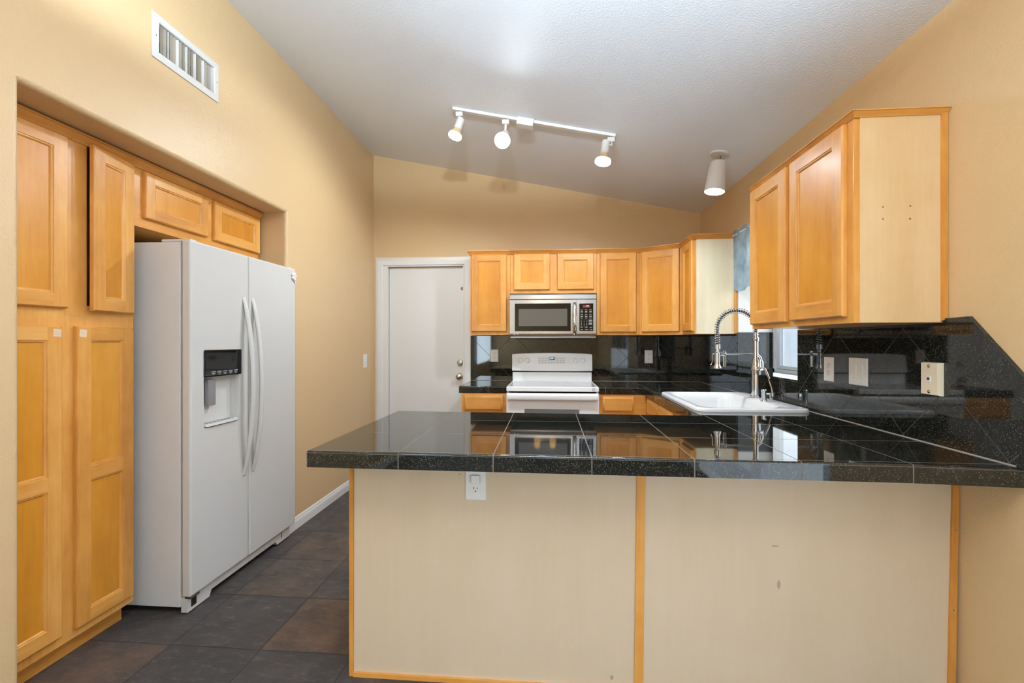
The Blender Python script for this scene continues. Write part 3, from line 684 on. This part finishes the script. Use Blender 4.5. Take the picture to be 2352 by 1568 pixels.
# ------------------------------------------------------------------ peninsula
PY = 1.712
o = thing('peninsula_cabinet', (0.32, 2.05, 0), 'peninsula cabinet with cream back panels and maple strips under the black worktop', 'cabinet')
m = MB(); m.box(-0.768, 1.411, PY + 0.006, 2.385, 0.0, 0.70); m.box(-0.768, 0.80, PY + 0.006, 2.385, 0.70, 0.856); m.box(0.80, 1.411, PY + 0.006, 2.385, 0.70, 0.856); obj('carcass', m, M['wood'], o)
for a, b in ((-0.756, 0.330), (0.330, 1.404)):
    m = MB(); m.box(a, b, PY, PY + 0.006, 0.016, 0.856); bp = obj('back_panel', m, M['cream'], o)
def strip(pts, d0, d1, mat):
    m = MB(); m.prism(pts, lambda a, b, h: (a, h, b), d0, d1); return obj('trim_strip', m, mat, o)
strip([(-0.772, 0.0), (-0.755, 0.0), (-0.755, 0.856), (-0.772, 0.856)], PY + 0.02, PY - 0.006, M['wood'])
strip([(0.312, 0.0), (0.344, 0.0), (0.3535, 0.856), (0.3235, 0.856)], PY + 0.001, PY - 0.006, M['wood'])
st = strip([(1.386, 0.0), (1.410, 0.0), (1.4235, 0.856), (1.404, 0.856)], PY + 0.001, PY - 0.008, M['wood'])
strip([(-0.755, 0.0), (1.39, 0.0), (1.39, 0.016), (-0.755, 0.016)], PY + 0.001, PY - 0.010, M['wood_x'])
for x, z in ((1.411, 0.64), (1.404, 0.36)): obj('screw', MB().screw((x, PY - 0.008, z), (0, -1, 0), 0.003), M['nickel'], st)
for x, z, w, h_ in ((0.825, 0.42, 0.006, 0.016), (0.812, 0.558, 0.014, 0.003), (0.232, 0.05, 0.006, 0.009), (-0.34, 0.79, 0.003, 0.004)):
    m = MB(); m.lathe([(w, 0), (w * 0.7, 0.0004), (0, 0.0005)], (x, PY, z), (0, -1, 0), 12)
    for v in m.b.verts: v.co.z = z + (v.co.z - z) * h_ / w
    obj('scuff_mark', m, M['scuff_grey'], bp)
for d_ in ((-0.74, -0.25), (-0.20, 0.29), (0.34, 0.78)):
    cabinet_door(o, Basis((0, 2.385), (1, 0)).set((0, 1)), d_[0], d_[1], 0.115, 0.82, M['wood_x'])
po = plate('wall_outlet', FACE_MY(PY), -0.277, 0.755, 0.080, 0.124, 'plugged', 'white outlet on the cream peninsula panel under the worktop edge', 'outlet')

# ------------------------------------------------------------------ range
rg = thing('range', (0.027, 4.08, 0), 'white freestanding electric range with glass cooktop', 'range'); X0, X1 = -0.354, 0.408
m = MB(); m.box(X0 + 0.002, X1 - 0.002, 3.80, 4.40, 0.10, 0.878, 0.003); obj('body', m, M['range'], rg)
m = MB(); m.box(X0 + 0.02, X1 - 0.02, 3.86, 4.38, 0.0, 0.10); obj('plinth', m, M['matte_black'], rg)
m = MB(); m.box(X0, X1, 3.765, 4.34, 0.882, 0.919, 0.006, 3); ct = obj('cooktop_frame', m, M['range'], rg)
m = MB(); m.box(X0 + 0.022, X1 - 0.022, 3.788, 4.315, 0.9185, 0.921, 0.001); obj('cooktop_glass', m, M['cooktop'], ct)
m = MB(); m.box(X0 + 0.02, X1 - 0.02, 3.80, 3.83, 0.866, 0.884); obj('vent_gap', m, M['slot'], rg)
m = MB(); m.lathe([(0.016, 0), (0.016, 0.0008), (0.0145, 0.0012), (0, 0.0012)], (X1 - 0.045, 3.7652, 0.9005), (0, -1, 0), 24); obj('badge', m, M['legend'], ct)
m = MB(); m.box(X0 - 0.001, X1 + 0.001, 3.772, 3.80, 0.30, 0.868, 0.004); od = obj('oven_door', m, M['range'], rg)
m = MB(); prof = [(3.772, 0.867), (3.752, 0.864), (3.738, 0.852), (3.735, 0.832), (3.740, 0.816), (3.752, 0.812), (3.760, 0.818), (3.772, 0.816)]
m.prism(prof, lambda a, b, h: (h, a, b), X0 + 0.012, X1 - 0.012); obj('door_handle', m, M['range'], od)
m = MB(); m.box(-0.203, 0.248, 3.770, 3.7728, 0.42, 0.736, 0.001); obj('oven_window', m, M['oven_glass'], od)
m = MB(); m.box(X0, X1, 3.774, 3.80, 0.105, 0.292, 0.005); obj('storage_drawer', m, M['range'], rg)
m = MB(); m.box(X0 + 0.006, X1 - 0.006, 4.335, 4.40, 0.905, 1.004, 0.006); obj('backguard', m, M['range'], rg)
m = MB(); m.box(X0 + 0.006, X1 - 0.006, 4.345, 4.395, 0.998, 1.03); obj('oven_vent', m, M['slot'], rg)
m = MB(); N = 16; rings = []
for i in range(N + 1):
    t = i / N; x = X0 + 0.003 + (X1 - X0 - 0.006) * t; e = 1 - abs(2 * t - 1) ** 8; zt = 1.182 + 0.008 * (1 - (2 * t - 1) ** 2) + 0.006 * e - 0.006; zb = 1.022 - 0.003 * (1 - (2 * t - 1) ** 2)
    rings.append([(x, 4.322, zb), (x, 4.330, zb - 0.006), (x, 4.402, zb - 0.006), (x, 4.402, zt), (x, 4.352, zt), (x, 4.342, zt - 0.006)])
m.loft(rings); cs = obj('control_panel', m, M['range'], rg)
nrm = Vector((0, -1, 0.12)).normalized()
def cpt(x, z, d=0.0): 
    y = 4.322 + (z - 1.022) * (0.020 / 0.158); p = Vector((x, y, z)); return p + nrm * d
for x in (-0.270, -0.203, 0.253, 0.320):
    m = MB(); m.lathe([(0.024, 0), (0.024, 0.006), (0.020, 0.009), (0.019, 0.022), (0.016, 0.025), (0, 0.025)], cpt(x, 1.115), nrm, 24)
    m.box(-0.0045, 0.0045, -0.004, 0.004, -0.02, 0.02, 0.002, mat=Matrix.Translation(cpt(x, 1.115, 0.027)) @ Matrix.Rotation(R(random.choice((0, 8, -6))), 4, 'Y')); obj('knob', m, M['range'], cs)
def decal(x0, x1, z0, z1, d, name, mat, par):
    m = MB(); m.loft([[cpt(x0, z0, dd), cpt(x1, z0, dd), cpt(x1, z1, dd), cpt(x0, z1, dd)] for dd in (d * 0.3, d)]); return obj(name, m, mat, par)
decal(-0.107, 0.157, 1.082, 1.150, 0.0012, 'key_membrane', M['plastic'], cs)
ck = decal(-0.006, 0.054, 1.118, 1.150, 0.0018, 'clock_display', M['gloss_black'], cs)
m = MB()
for i, dx in enumerate((0.014, 0.024, 0.034)):
    for q in (0, 1): m.loft([[cpt(dx + a, 1.130 + q * 0.007 + b, dd) for a, b in ((0, 0), (0.007, 0), (0.007, 0.005), (0, 0.005))] for dd in (0.0018, 0.0022)])
obj('clock_digits', m, M['blue_led'], ck)
m = MB()
for i in range(9):
    for j in range(3):
        x = -0.095 + i * 0.028; z = 1.094 + j * 0.018
        if -0.02 < x < 0.06 and j > 0: continue
        m.loft([[cpt(x + a, z + b, dd) for a, b in ((0, 0), (0.012, 0), (0.012, 0.003), (0, 0.003))] for dd in (0.0012, 0.0016)])
obj('key_legend', m, M['legend_dark'], cs)

# ------------------------------------------------------------------ microwave
mw = thing('microwave', (0.033, 4.2, 1.338), 'stainless over-the-range microwave with black control panel', 'microwave'); X0, X1, YM = -0.347, 0.413, 4.03
m = MB(); m.box(X0 + 0.002, X1 - 0.002, YM + 0.03, YB - 0.013, 1.325, 1.722, 0.003); obj('body', m, M['steel'], mw)
m = MB(); m.box(X0 + 0.05, X1 - 0.05, YM + 0.06, YB - 0.02, 1.318, 1.326); obj('underside_filter', m, M['matte_black'], mw)
def mw_slab(x0, x1, z0, z1, name):
    # front face leans in slightly below its lower line
    m = MB(); pf = [(YM + 0.031, z0), (YM + 0.012, z0), (YM + 0.004, z0 + 0.012), (YM, z0 + 0.03), (YM, z1 - 0.004), (YM + 0.004, z1), (YM + 0.031, z1)]
    if z1 > 1.70: pf = [(YM + 0.031, z0), (YM + 0.002, z0), (YM, z0 + 0.003), (YM, z1 - 0.016), (YM + 0.012, z1), (YM + 0.031, z1)]
    m.prism(pf, lambda a, b, h: (h, a, b), x0, x1); return obj(name, m, M['steel'], mw, 25)
mw_slab(X0, X1, 1.6675, 1.7225, 'vent_strip'); md = mw_slab(X0, 0.2395, 1.338, 1.6655, 'oven_door'); mp = mw_slab(0.2415, X1, 1.338, 1.6655, 'control_panel')
m = MB(); m.box(-0.303, 0.190, YM - 0.002, YM + 0.002, 1.386, 1.631, 0.0018); wf = obj('window_frame', m, M['mw_black'], md)
m = MB(); m.box(-0.268, 0.160, YM - 0.0026, YM - 0.001, 1.430, 1.582); obj('window_screen', m, M['screen'], wf)
pts = [(0.224, YM - 0.002 - 0.03 * math.sin(math.pi * min(1, max(0, t))) ** 0.5, 1.636 - 0.28 * t) for t in [i / 20 for i in range(21)]]
m = MB(); m.tube(pts, [0.013 + 0.004 * math.sin(math.pi * i / 20) for i in range(21)], 14, flat=0.55, up=(0, 1, 0)); obj('door_handle', m, M['chrome'], md)
m = MB(); m.box(0.265, 0.386, YM - 0.002, YM + 0.002, 1.388, 1.629, 0.0018); kp = obj('keypad', m, M['mw_black'], mp)
m = MB(); m.box(0.294, 0.358, YM - 0.0026, YM - 0.001, 1.592, 1.615); dsp = obj('display', m, M['red_led'], kp)
m = MB()
for i in range(3): m.box(0.325 + i * 0.009, 0.330 + i * 0.009, YM - 0.0032, YM - 0.0025, 1.602, 1.611)
obj('display_digits', m, M['pink_led'], dsp)
m = MB(); q = lambda x, z, w, h_: m.box(x, x + w, YM - 0.0026, YM - 0.0018, z, z + h_)
for r_, z in enumerate((1.570, 1.551, 1.531, 1.513, 1.499)):
    for c in range(3): q(0.276 + c * 0.038, z, 0.020, 0.0035 if r_ % 2 == 0 else 0.007)
for r_ in range(5):
    for c in range(3): q(0.280 + c * 0.024, 1.481 - r_ * 0.0135, 0.004, 0.005)
for z in (1.418, 1.398):
    for c in range(3): q(0.274 + c * 0.040, z, 0.022, 0.0035)
obj('key_legend', m, M['legend'], kp)
for z in (1.468, 1.442):
    m = MB(); m.box(0.346, 0.376, YM - 0.003, YM - 0.001, z, z + 0.019, 0.001); obj('start_key', m, M['legend_dark'], kp)
m = MB(); pts = [(-0.303 + 0.008 * math.cos(a), YM - 0.0003, 1.362 + 0.008 * math.sin(a)) for a in [R(40 + 280 * i / 16) for i in range(17)]]
m.tube(pts, 0.0012, 6); m.box(-0.304, -0.3025, YM - 0.001, YM, 1.358, 1.367); m.box(-0.304, -0.299, YM - 0.001, YM, 1.358, 1.3595)
for x in (-0.290, -0.2805, -0.271): m.box(x, x + 0.0015, YM - 0.001, YM, 1.3585, 1.3665); m.box(x, x + 0.006, YM - 0.001, YM, 1.3585, 1.3600)
obj('logo', m, M['plastic'], md)

# ------------------------------------------------------------------ sink and faucet
sk = thing('sink', (1.1, 2.955, 0.915), 'white enamel drop-in sink set in the black worktop', 'sink')
m = MB(); sx0, sx1, sy0, sy1 = 0.802, 1.398, 2.535, 3.375
def rr(x0, x1, y0, y1, r, z, n=6):
    pts = []
    for cx, cy, a0 in ((x1 - r, y1 - r, 0), (x0 + r, y1 - r, 90), (x0 + r, y0 + r, 180), (x1 - r, y0 + r, 270)):
        for i in range(n + 1): a = R(a0 + 90 * i / n); pts.append((cx + r * math.cos(a), cy + r * math.sin(a), z))
    return pts
bx = (0.852, 1.262, 2.585, 3.325)
m.loft([rr(sx0, sx1, sy0, sy1, 0.05, 0.9155), rr(sx0, sx1, sy0, sy1, 0.05, 0.925), rr(sx0 + 0.006, sx1 - 0.006, sy0 + 0.006, sy1 - 0.006, 0.046, 0.933),
        rr(sx0 + 0.018, sx1 - 0.018, sy0 + 0.018, sy1 - 0.018, 0.04, 0.9345), rr(bx[0] - 0.012, bx[1] + 0.012, bx[2] - 0.012, bx[3] + 0.012, 0.09, 0.9335), rr(*bx, 0.085, 0.926),
        rr(bx[0] + 0.012, bx[1] - 0.012, bx[2] + 0.012, bx[3] - 0.012, 0.08, 0.88), rr(bx[0] + 0.03, bx[1] - 0.03, bx[2] + 0.03, bx[3] - 0.03, 0.08, 0.735), rr(bx[0] + 0.07, bx[1] - 0.07, bx[2] + 0.07, bx[3] - 0.07, 0.06, 0.72)], caps=(False, True))
obj('basin', m, M['enamel'], sk, 60)
m = MB(); m.lathe([(0.045, 0), (0.045, 0.003), (0.03, 0.001), (0, 0.001)], (1.057, 2.955, 0.7205), (0, 0, 1), 24); obj('drain', m, M['chrome'], sk)

FXc, FYc = 1.340, 3.075
fa = thing('faucet', (FXc, FYc, 0.935), 'tall chrome spring-neck kitchen faucet at the sink', 'faucet')
m = MB(); m.lathe([(0.034, 0), (0.034, 0.006), (0.028, 0.010), (0.026, 0.14), (0.028, 0.165), (0.030, 0.175), (0.030, 0.195), (0.024, 0.205)], (FXc, FYc, 0.935), (0, 0, 1), 28); obj('base_body', m, M['chrome'], fa)
m = MB(); m.lathe([(0.022, 0.20), (0.022, 0.24), (0.016, 0.25), (0.0155, 0.36), (0.019, 0.365), (0.019, 0.385), (0.014, 0.39), (0.0135, 0.42)], (FXc - 0.002, FYc, 0.935), (0, 0, 1), 24)
m.lathe([(0.016, 0), (0.016, 0.05), (0.012, 0.06)], (FXc + 0.024, FYc - 0.014, 1.11), (0, 0, 1), 18); m.tube([(FXc + 0.024, FYc - 0.014, 1.165), (FXc + 0.02, FYc - 0.01, 1.19), (FXc + 0.006, FYc - 0.004, 1.205), (FXc, FYc, 1.225)], 0.011, 12)
obj('riser', m, M['chrome'], fa)
arc = []
zb, zc_ = 1.33, 1.376; xr, xl = FXc - 0.002, 1.096; cxm, rad = (xr + xl) / 2, (xr - xl) / 2
arc.append((xr, FYc, zb)); 
for i in range(25): a = math.pi * i / 24; arc.append((cxm + rad * math.cos(a), FYc, zc_ + rad * 1.0 * math.sin(a)))
arc.append((xl, FYc, 1.32)); arc.append((xl, FYc, 1.268))
m = MB(); m.tube(arc, 0.0080, 12); obj('hose', m, M['hose'], fa)
# coil around the hose
def along(t):
    L_ = [0]; 
    for a, b in zip(arc, arc[1:]): L_.append(L_[-1] + (Vector(b) - Vector(a)).length)
    s_ = t * L_[-1]
    for i in range(len(arc) - 1):
        if s_ <= L_[i + 1] + 1e-9:
            f = (s_ - L_[i]) / max(1e-9, L_[i + 1] - L_[i]); a, b = Vector(arc[i]), Vector(arc[i + 1]); return a.lerp(b, f), (b - a).normalized()
    return Vector(arc[-1]), Vector((0, 0, -1))
pts = []; turns = 36; K = turns * 12
for i in range(K + 1):
    p_, d_ = along(i / K); sv = Vector((0, 1, 0)); wv = d_.cross(sv); a = 2 * math.pi * i / 12
    pts.append(p_ + (sv * math.cos(a) + wv * math.sin(a)) * 0.0165)
m = MB(); m.tube(pts, 0.0022, 6); obj('spring', m, M['chrome'], fa, 80)
m = MB(); m.lathe([(0.019, 0), (0.019, 0.03), (0.012, 0.033), (0.012, 0.05), (0.017, 0.055), (0.0175, 0.115), (0.019, 0.13), (0.026, 0.147), (0.027, 0.153), (0.022, 0.156), (0, 0.156)], (1.096, FYc, 1.275), (0, 0, -1), 24); sh = obj('spray_head', m, M['chrome'], fa)
m = MB(); m.tube([(1.077, FYc, 1.215), (1.067, FYc, 1.21), (1.066, FYc, 1.165), (1.060, FYc, 1.146), (1.055, FYc, 1.140)], 0.004, 8); obj('spray_trigger', m, M['chrome'], sh)
m = MB(); m.cyl((xr, FYc, 1.213), (1.135, FYc, 1.213), 0.006); m.lathe([(0.014, 0), (0.014, 0.03), (0.009, 0.04)], (1.112, FYc, 1.213), (1, 0, 0), 16); obj('holder_arm', m, M['chrome'], fa)
m = MB(); m.box(1.133, 1.153, FYc - 0.004, FYc + 0.008, 1.13, 1.235, 0.003); obj('holder_clip', m, M['nickel'], fa)
m = MB(); m.cyl((FXc, FYc - 0.02, 1.12), (FXc + 0.01, FYc - 0.05, 1.122), 0.013)
m.tube([(FXc - 0.01, FYc - 0.055, 1.112), (FXc + 0.006, FYc - 0.06, 1.130), (FXc + 0.022, FYc - 0.075, 1.122), (FXc + 0.036, FYc - 0.092, 1.07), (FXc + 0.047, FYc - 0.115, 1.0), (FXc + 0.048, FYc - 0.120, 0.967)], [0.005, 0.006, 0.006, 0.006, 0.0055, 0.005], 10); obj('lever_handle', m, M['chrome'], fa)
so = thing('soap_dispenser', (1.295, 2.865, 0.935), 'small chrome soap pump beside the faucet', 'soap dispenser')
m = MB(); m.lathe([(0.019, 0), (0.019, 0.004), (0.014, 0.008), (0.014, 0.055), (0.016, 0.058), (0.016, 0.068), (0.011, 0.072), (0, 0.072)], (1.295, 2.865, 0.934), (0, 0, 1), 20); obj('pump_body', m, M['chrome'], so)
m = MB(); m.cyl((1.295, 2.865, 0.98), (1.338, 2.85, 0.98), 0.004, n=10); m.box(1.322, 1.342, 2.844, 2.856, 0.95, 0.984, 0.003); obj('pump_spout', m, M['chrome'], so)

# ------------------------------------------------------------------ valance at the sink window
m = MB(); N = 40; front, back = [], []
def val(t, z):
    y = 3.583 - t * 0.86; w = 0.012 * math.sin(t * 34 + 0.4) + 0.006 * math.sin(t * 71 + z * 4); g = 0.35 + 0.65 * (2.12 - z) / 0.45
    return (1.392 + w * g, y, z)
rows = [2.125, 2.10, 2.085, 2.0, 1.9, 1.8, 1.72, 1.672]
for off in (0.0, 0.003):
    g_ = [[m.v((lambda p: (p[0] + off, p[1], p[2] + (0.01 * math.sin(i * 0.9) if k_ == 0 else 0) + (0.008 * math.sin(i * 0.55 + 1) if k_ == len(rows) - 1 else 0)))(val(i / N, z))) for i in range(N + 1)] for k_, z in enumerate(rows)]
    for a, b in zip(g_, g_[1:]):
        for i in range(N): m.face([a[i], a[i + 1], b[i + 1], b[i]])
    (front if off == 0 else back).extend(g_)
for F_, K_ in ((front[0], back[0]), (front[-1], back[-1])):
    for i in range(N): m.face([F_[i], F_[i + 1], K_[i + 1], K_[i]])
va = tag(obj('valance', m, M['fabric'], sharp=70), 'blue-grey cloth valance over the sink window', 'curtain')
m = MB(); m.cyl((1.394, 2.705, 2.095), (1.394, 3.592, 2.095), 0.005, n=12)
for y in (2.71, 3.59): m.cyl((1.394, y, 2.095), (1.4245, y, 2.095), 0.005, n=10)
obj('curtain_rod', m, M['plastic'], va)

# ------------------------------------------------------------------ ceiling lights
Y = 3.145
def cz(x): return ceil_z(x)
tk = thing('light_track', (-0.107, Y, cz(-0.107)), 'white track rail with power box on the sloped ceiling', 'light track')
a, b = Vector((-0.670, Y, cz(-0.670))), Vector((0.452, Y, cz(0.452))); d = (b - a).normalized(); nz = Vector((-d.z, 0, d.x)) * -1
Mx = Matrix((( d.x, 0, -nz.x, (a.x + b.x) / 2), (0, 1, 0, Y), (d.z, 0, -nz.z, (a.z + b.z) / 2), (0, 0, 0, 1)))
L = (b - a).length / 2
m = MB(); m.box(-L, L, -0.017, 0.017, -0.021, -0.0005, 0.002, mat=Mx); obj('rail', m, M['fixture'], tk)
m = MB(); m.box(-0.108, 0.008, -0.036, 0.036, -0.052, -0.001, 0.004, mat=Mx @ Matrix.Translation((0.06 - 0.06, 0, 0))); obj('power_box', m, M['fixture'], tk)
def head(name, xa, jd, p0, p1, label, rb=0.048, power=60, cone=172):
    # adapter on the rail, yoke, socket tube, reflector bulb
    base_ = Vector((xa, Y, cz(xa) - 0.02)); p0 = Vector(p0); p1 = Vector(p1); ax = (p1 - p0).normalized(); Ln = (p1 - p0).length
    o = thing(name, tuple(base_), label, 'spotlight', 'track heads on the ceiling rail')
    m = MB(); m.box(xa - 0.025, xa + 0.025, Y - 0.015, Y + 0.015, base_.z - 0.038, base_.z - 0.007, 0.004); obj('track_adapter', m, M['fixture'], o)
    m = MB(); m.tube([base_ + Vector((jd, 0, -0.028)), base_ + Vector((jd, -0.004, -0.06)), p0 + ax * 0.02], 0.008, 10); obj('swivel_arm', m, M['fixture'], o)
    m = MB(); m.lathe([(0.020, 0), (0.027, 0.004), (0.028, Ln * 0.52), (0.024, Ln * 0.54)], p0, ax, 24); obj('socket_tube', m, M['fixture'], o)
    m = MB(); m.lathe([(0.022, Ln * 0.50), (0.026, Ln * 0.58), (0.036, Ln * 0.68), (rb * 0.93, Ln * 0.78)], p0, ax, 24, caps=(True, False)); bl = obj('bulb_neck', m, M['bulb_neck'], o)
    m = MB(); m.lathe([(rb * 0.93, Ln * 0.78), (rb, Ln * 0.86), (rb * 0.98, Ln * 0.93), (rb * 0.85, Ln * 0.97), (rb * 0.5, Ln), (0, Ln * 1.005)], p0, ax, 24, caps=(False, False)); obj('bulb', m, M['bulb'], o)['label'] = 'glowing reflector bulb'
    lp = lamp('spot_glow', 'SPOT', p0 + ax * (Ln + 0.015), power, (0.80, 0.91, 1), spot_size=R(cone), spot_blend=0.5, shadow_soft_size=0.045)
    lp.rotation_euler = ax.to_track_quat('-Z', 'Y').to_euler()
    return o
head('track_light', -0.625, 0.0, (-0.612, Y, 2.855), (-0.661, Y - 0.01, 2.712), 'leftmost spotlight on the ceiling track, tilted left')
head('track_light', -0.300, 0.0, (-0.303, Y + 0.02, 2.745), (-0.316, Y - 0.10, 2.640), 'middle spotlight on the ceiling track, aimed towards the viewer', rb=0.054, power=14, cone=150)
head('track_light', 0.420, 0.004, (0.388, Y, 2.665), (0.363, Y, 2.500), 'rightmost spotlight on the ceiling track, hanging straight down', rb=0.055)
o = thing('ceiling_spotlight', (1.146, 3.17, cz(1.146)), 'single white cylinder spotlight on the ceiling above the sink', 'spotlight')
cn = Vector((0.2027, 0, 0.979)) * -1
m = MB(); m.lathe([(0.064, 0.0005), (0.064, 0.006), (0.058, 0.012), (0.02, 0.016), (0, 0.016)], (1.146, 3.17, cz(1.146)), cn, 32); obj('canopy', m, M['fixture'], o)
m = MB(); m.tube([(1.146, 3.17, cz(1.146) - 0.012), (1.143, 3.17, 2.515), (1.141, 3.17, 2.50)], 0.009, 12); obj('swivel_stem', m, M['steel'], o)
p0, p1 = Vector((1.138, 3.17, 2.505)), Vector((1.108, 3.16, 2.300)); ax = (p1 - p0).normalized(); Ln = (p1 - p0).length
m = MB(); m.lathe([(0, 0), (0.042, 0.001), (0.050, 0.006), (0.054, 0.03), (0.066, Ln), (0.063, Ln), (0.052, 0.04)], p0, ax, 32, caps=(False, False)); obj('shade', m, M['fixture'], o)
m = MB(); m.lathe([(0.060, Ln - 0.022), (0.060, Ln - 0.003), (0.045, Ln + 0.003), (0, Ln + 0.004)], p0, ax, 28, caps=(True, False)); obj('bulb', m, M['bulb'], o)['label'] = 'glowing reflector bulb'
lp = lamp('spot_glow', 'SPOT', p0 + ax * (Ln + 0.015), 12, (0.80, 0.91, 1), spot_size=R(150), spot_blend=0.8, shadow_soft_size=0.05); lp.rotation_euler = ax.to_track_quat('-Z', 'Y').to_euler()
# pendant over the dining side of the peninsula (seen in the reflections)
PXc, PYc = -0.07, 0.35
o = thing('pendant_lamp', (PXc, PYc, cz(PXc)), 'two-bulb pendant lamp hanging over the dining side of the peninsula', 'lamp')
m = MB(); m.lathe([(0.06, 0), (0.06, 0.015), (0.02, 0.03), (0, 0.03)], (PXc, PYc, cz(PXc) - 0.002), (0, 0, -1), 24); obj('canopy', m, M['nickel'], o)
m = MB(); m.cyl((PXc, PYc, cz(PXc) - 0.02), (PXc, PYc, 2.16), 0.006, n=12); m.lathe([(0.008, 0), (0.02, 0.02), (0.008, 0.05)], (PXc, PYc, 2.13), (0, 0, 1), 16); obj('stem', m, M['nickel'], o)
for dx in (-0.13, 0.13):
    m = MB(); m.lathe([(0.014, 0), (0.022, 0.01), (0.020, 0.04)], (PXc + dx, PYc, 2.10), (0, 0, 1), 18); m.tube([(PXc, PYc, 2.16), (PXc + dx * 0.5, PYc, 2.09), (PXc + dx * 0.9, PYc, 2.075), (PXc + dx, PYc, 2.10)], 0.006, 8); obj('socket', m, M['nickel'], o)
    m = MB(); m.lathe([(0.018, 0), (0.040, 0.025), (0.054, 0.07), (0.046, 0.13), (0.040, 0.185), (0.037, 0.185), (0.043, 0.13), (0.051, 0.07), (0.037, 0.028), (0.0, 0.004)], (PXc + dx, PYc, 2.14), (0, 0, 1), 24, caps=(True, False)); obj('tulip_shade', m, M['warm_bulb'], o)
    lamp('pendant_glow', 'SPOT', (PXc + dx, PYc, 2.345), 160, (0.66, 0.84, 1), shadow_soft_size=0.04, spot_size=R(176), spot_blend=0.12, rot=(R(180), 0, 0))
    lamp('tulip_glow', 'POINT', (PXc + dx, PYc, 2.10), 2.5, (0.86, 0.93, 1), shadow_soft_size=0.05)
# fill light: unseen flush lamp added behind the viewer to even the frontal light
o = thing('fill_lamp', (-0.1, -2.4, cz(-0.1)), 'round opal fill lamp added on the ceiling behind the viewer', 'lamp')
m = MB(); m.lathe([(0.19, 0), (0.19, 0.03), (0.175, 0.04)], (-0.1, -2.4, cz(-0.1) - 0.002), cn, 32); obj('pan', m, M['nickel'], o)
m = MB(); m.lathe([(0.17, 0.036), (0.165, 0.06), (0.13, 0.09), (0.07, 0.108), (0, 0.114)], (-0.1, -2.4, cz(-0.1) - 0.002), cn, 32, caps=(True, False)); obj('opal_bowl', m, M['bulb'], o)
lamp('fill_lamp_glow', 'POINT', (-0.12, -2.4, cz(-0.1) - 0.26), 12, (0.80, 0.91, 1), shadow_soft_size=0.12)

# even shading across bevelled flats
for o in list(bpy.data.objects):
    if o.type == 'MESH' and o.name.split('.')[0] not in ('spring', 'valance', 'basin'):
        wm = o.modifiers.new('weighted', 'WEIGHTED_NORMAL'); wm.keep_sharp = True; wm.weight = 90
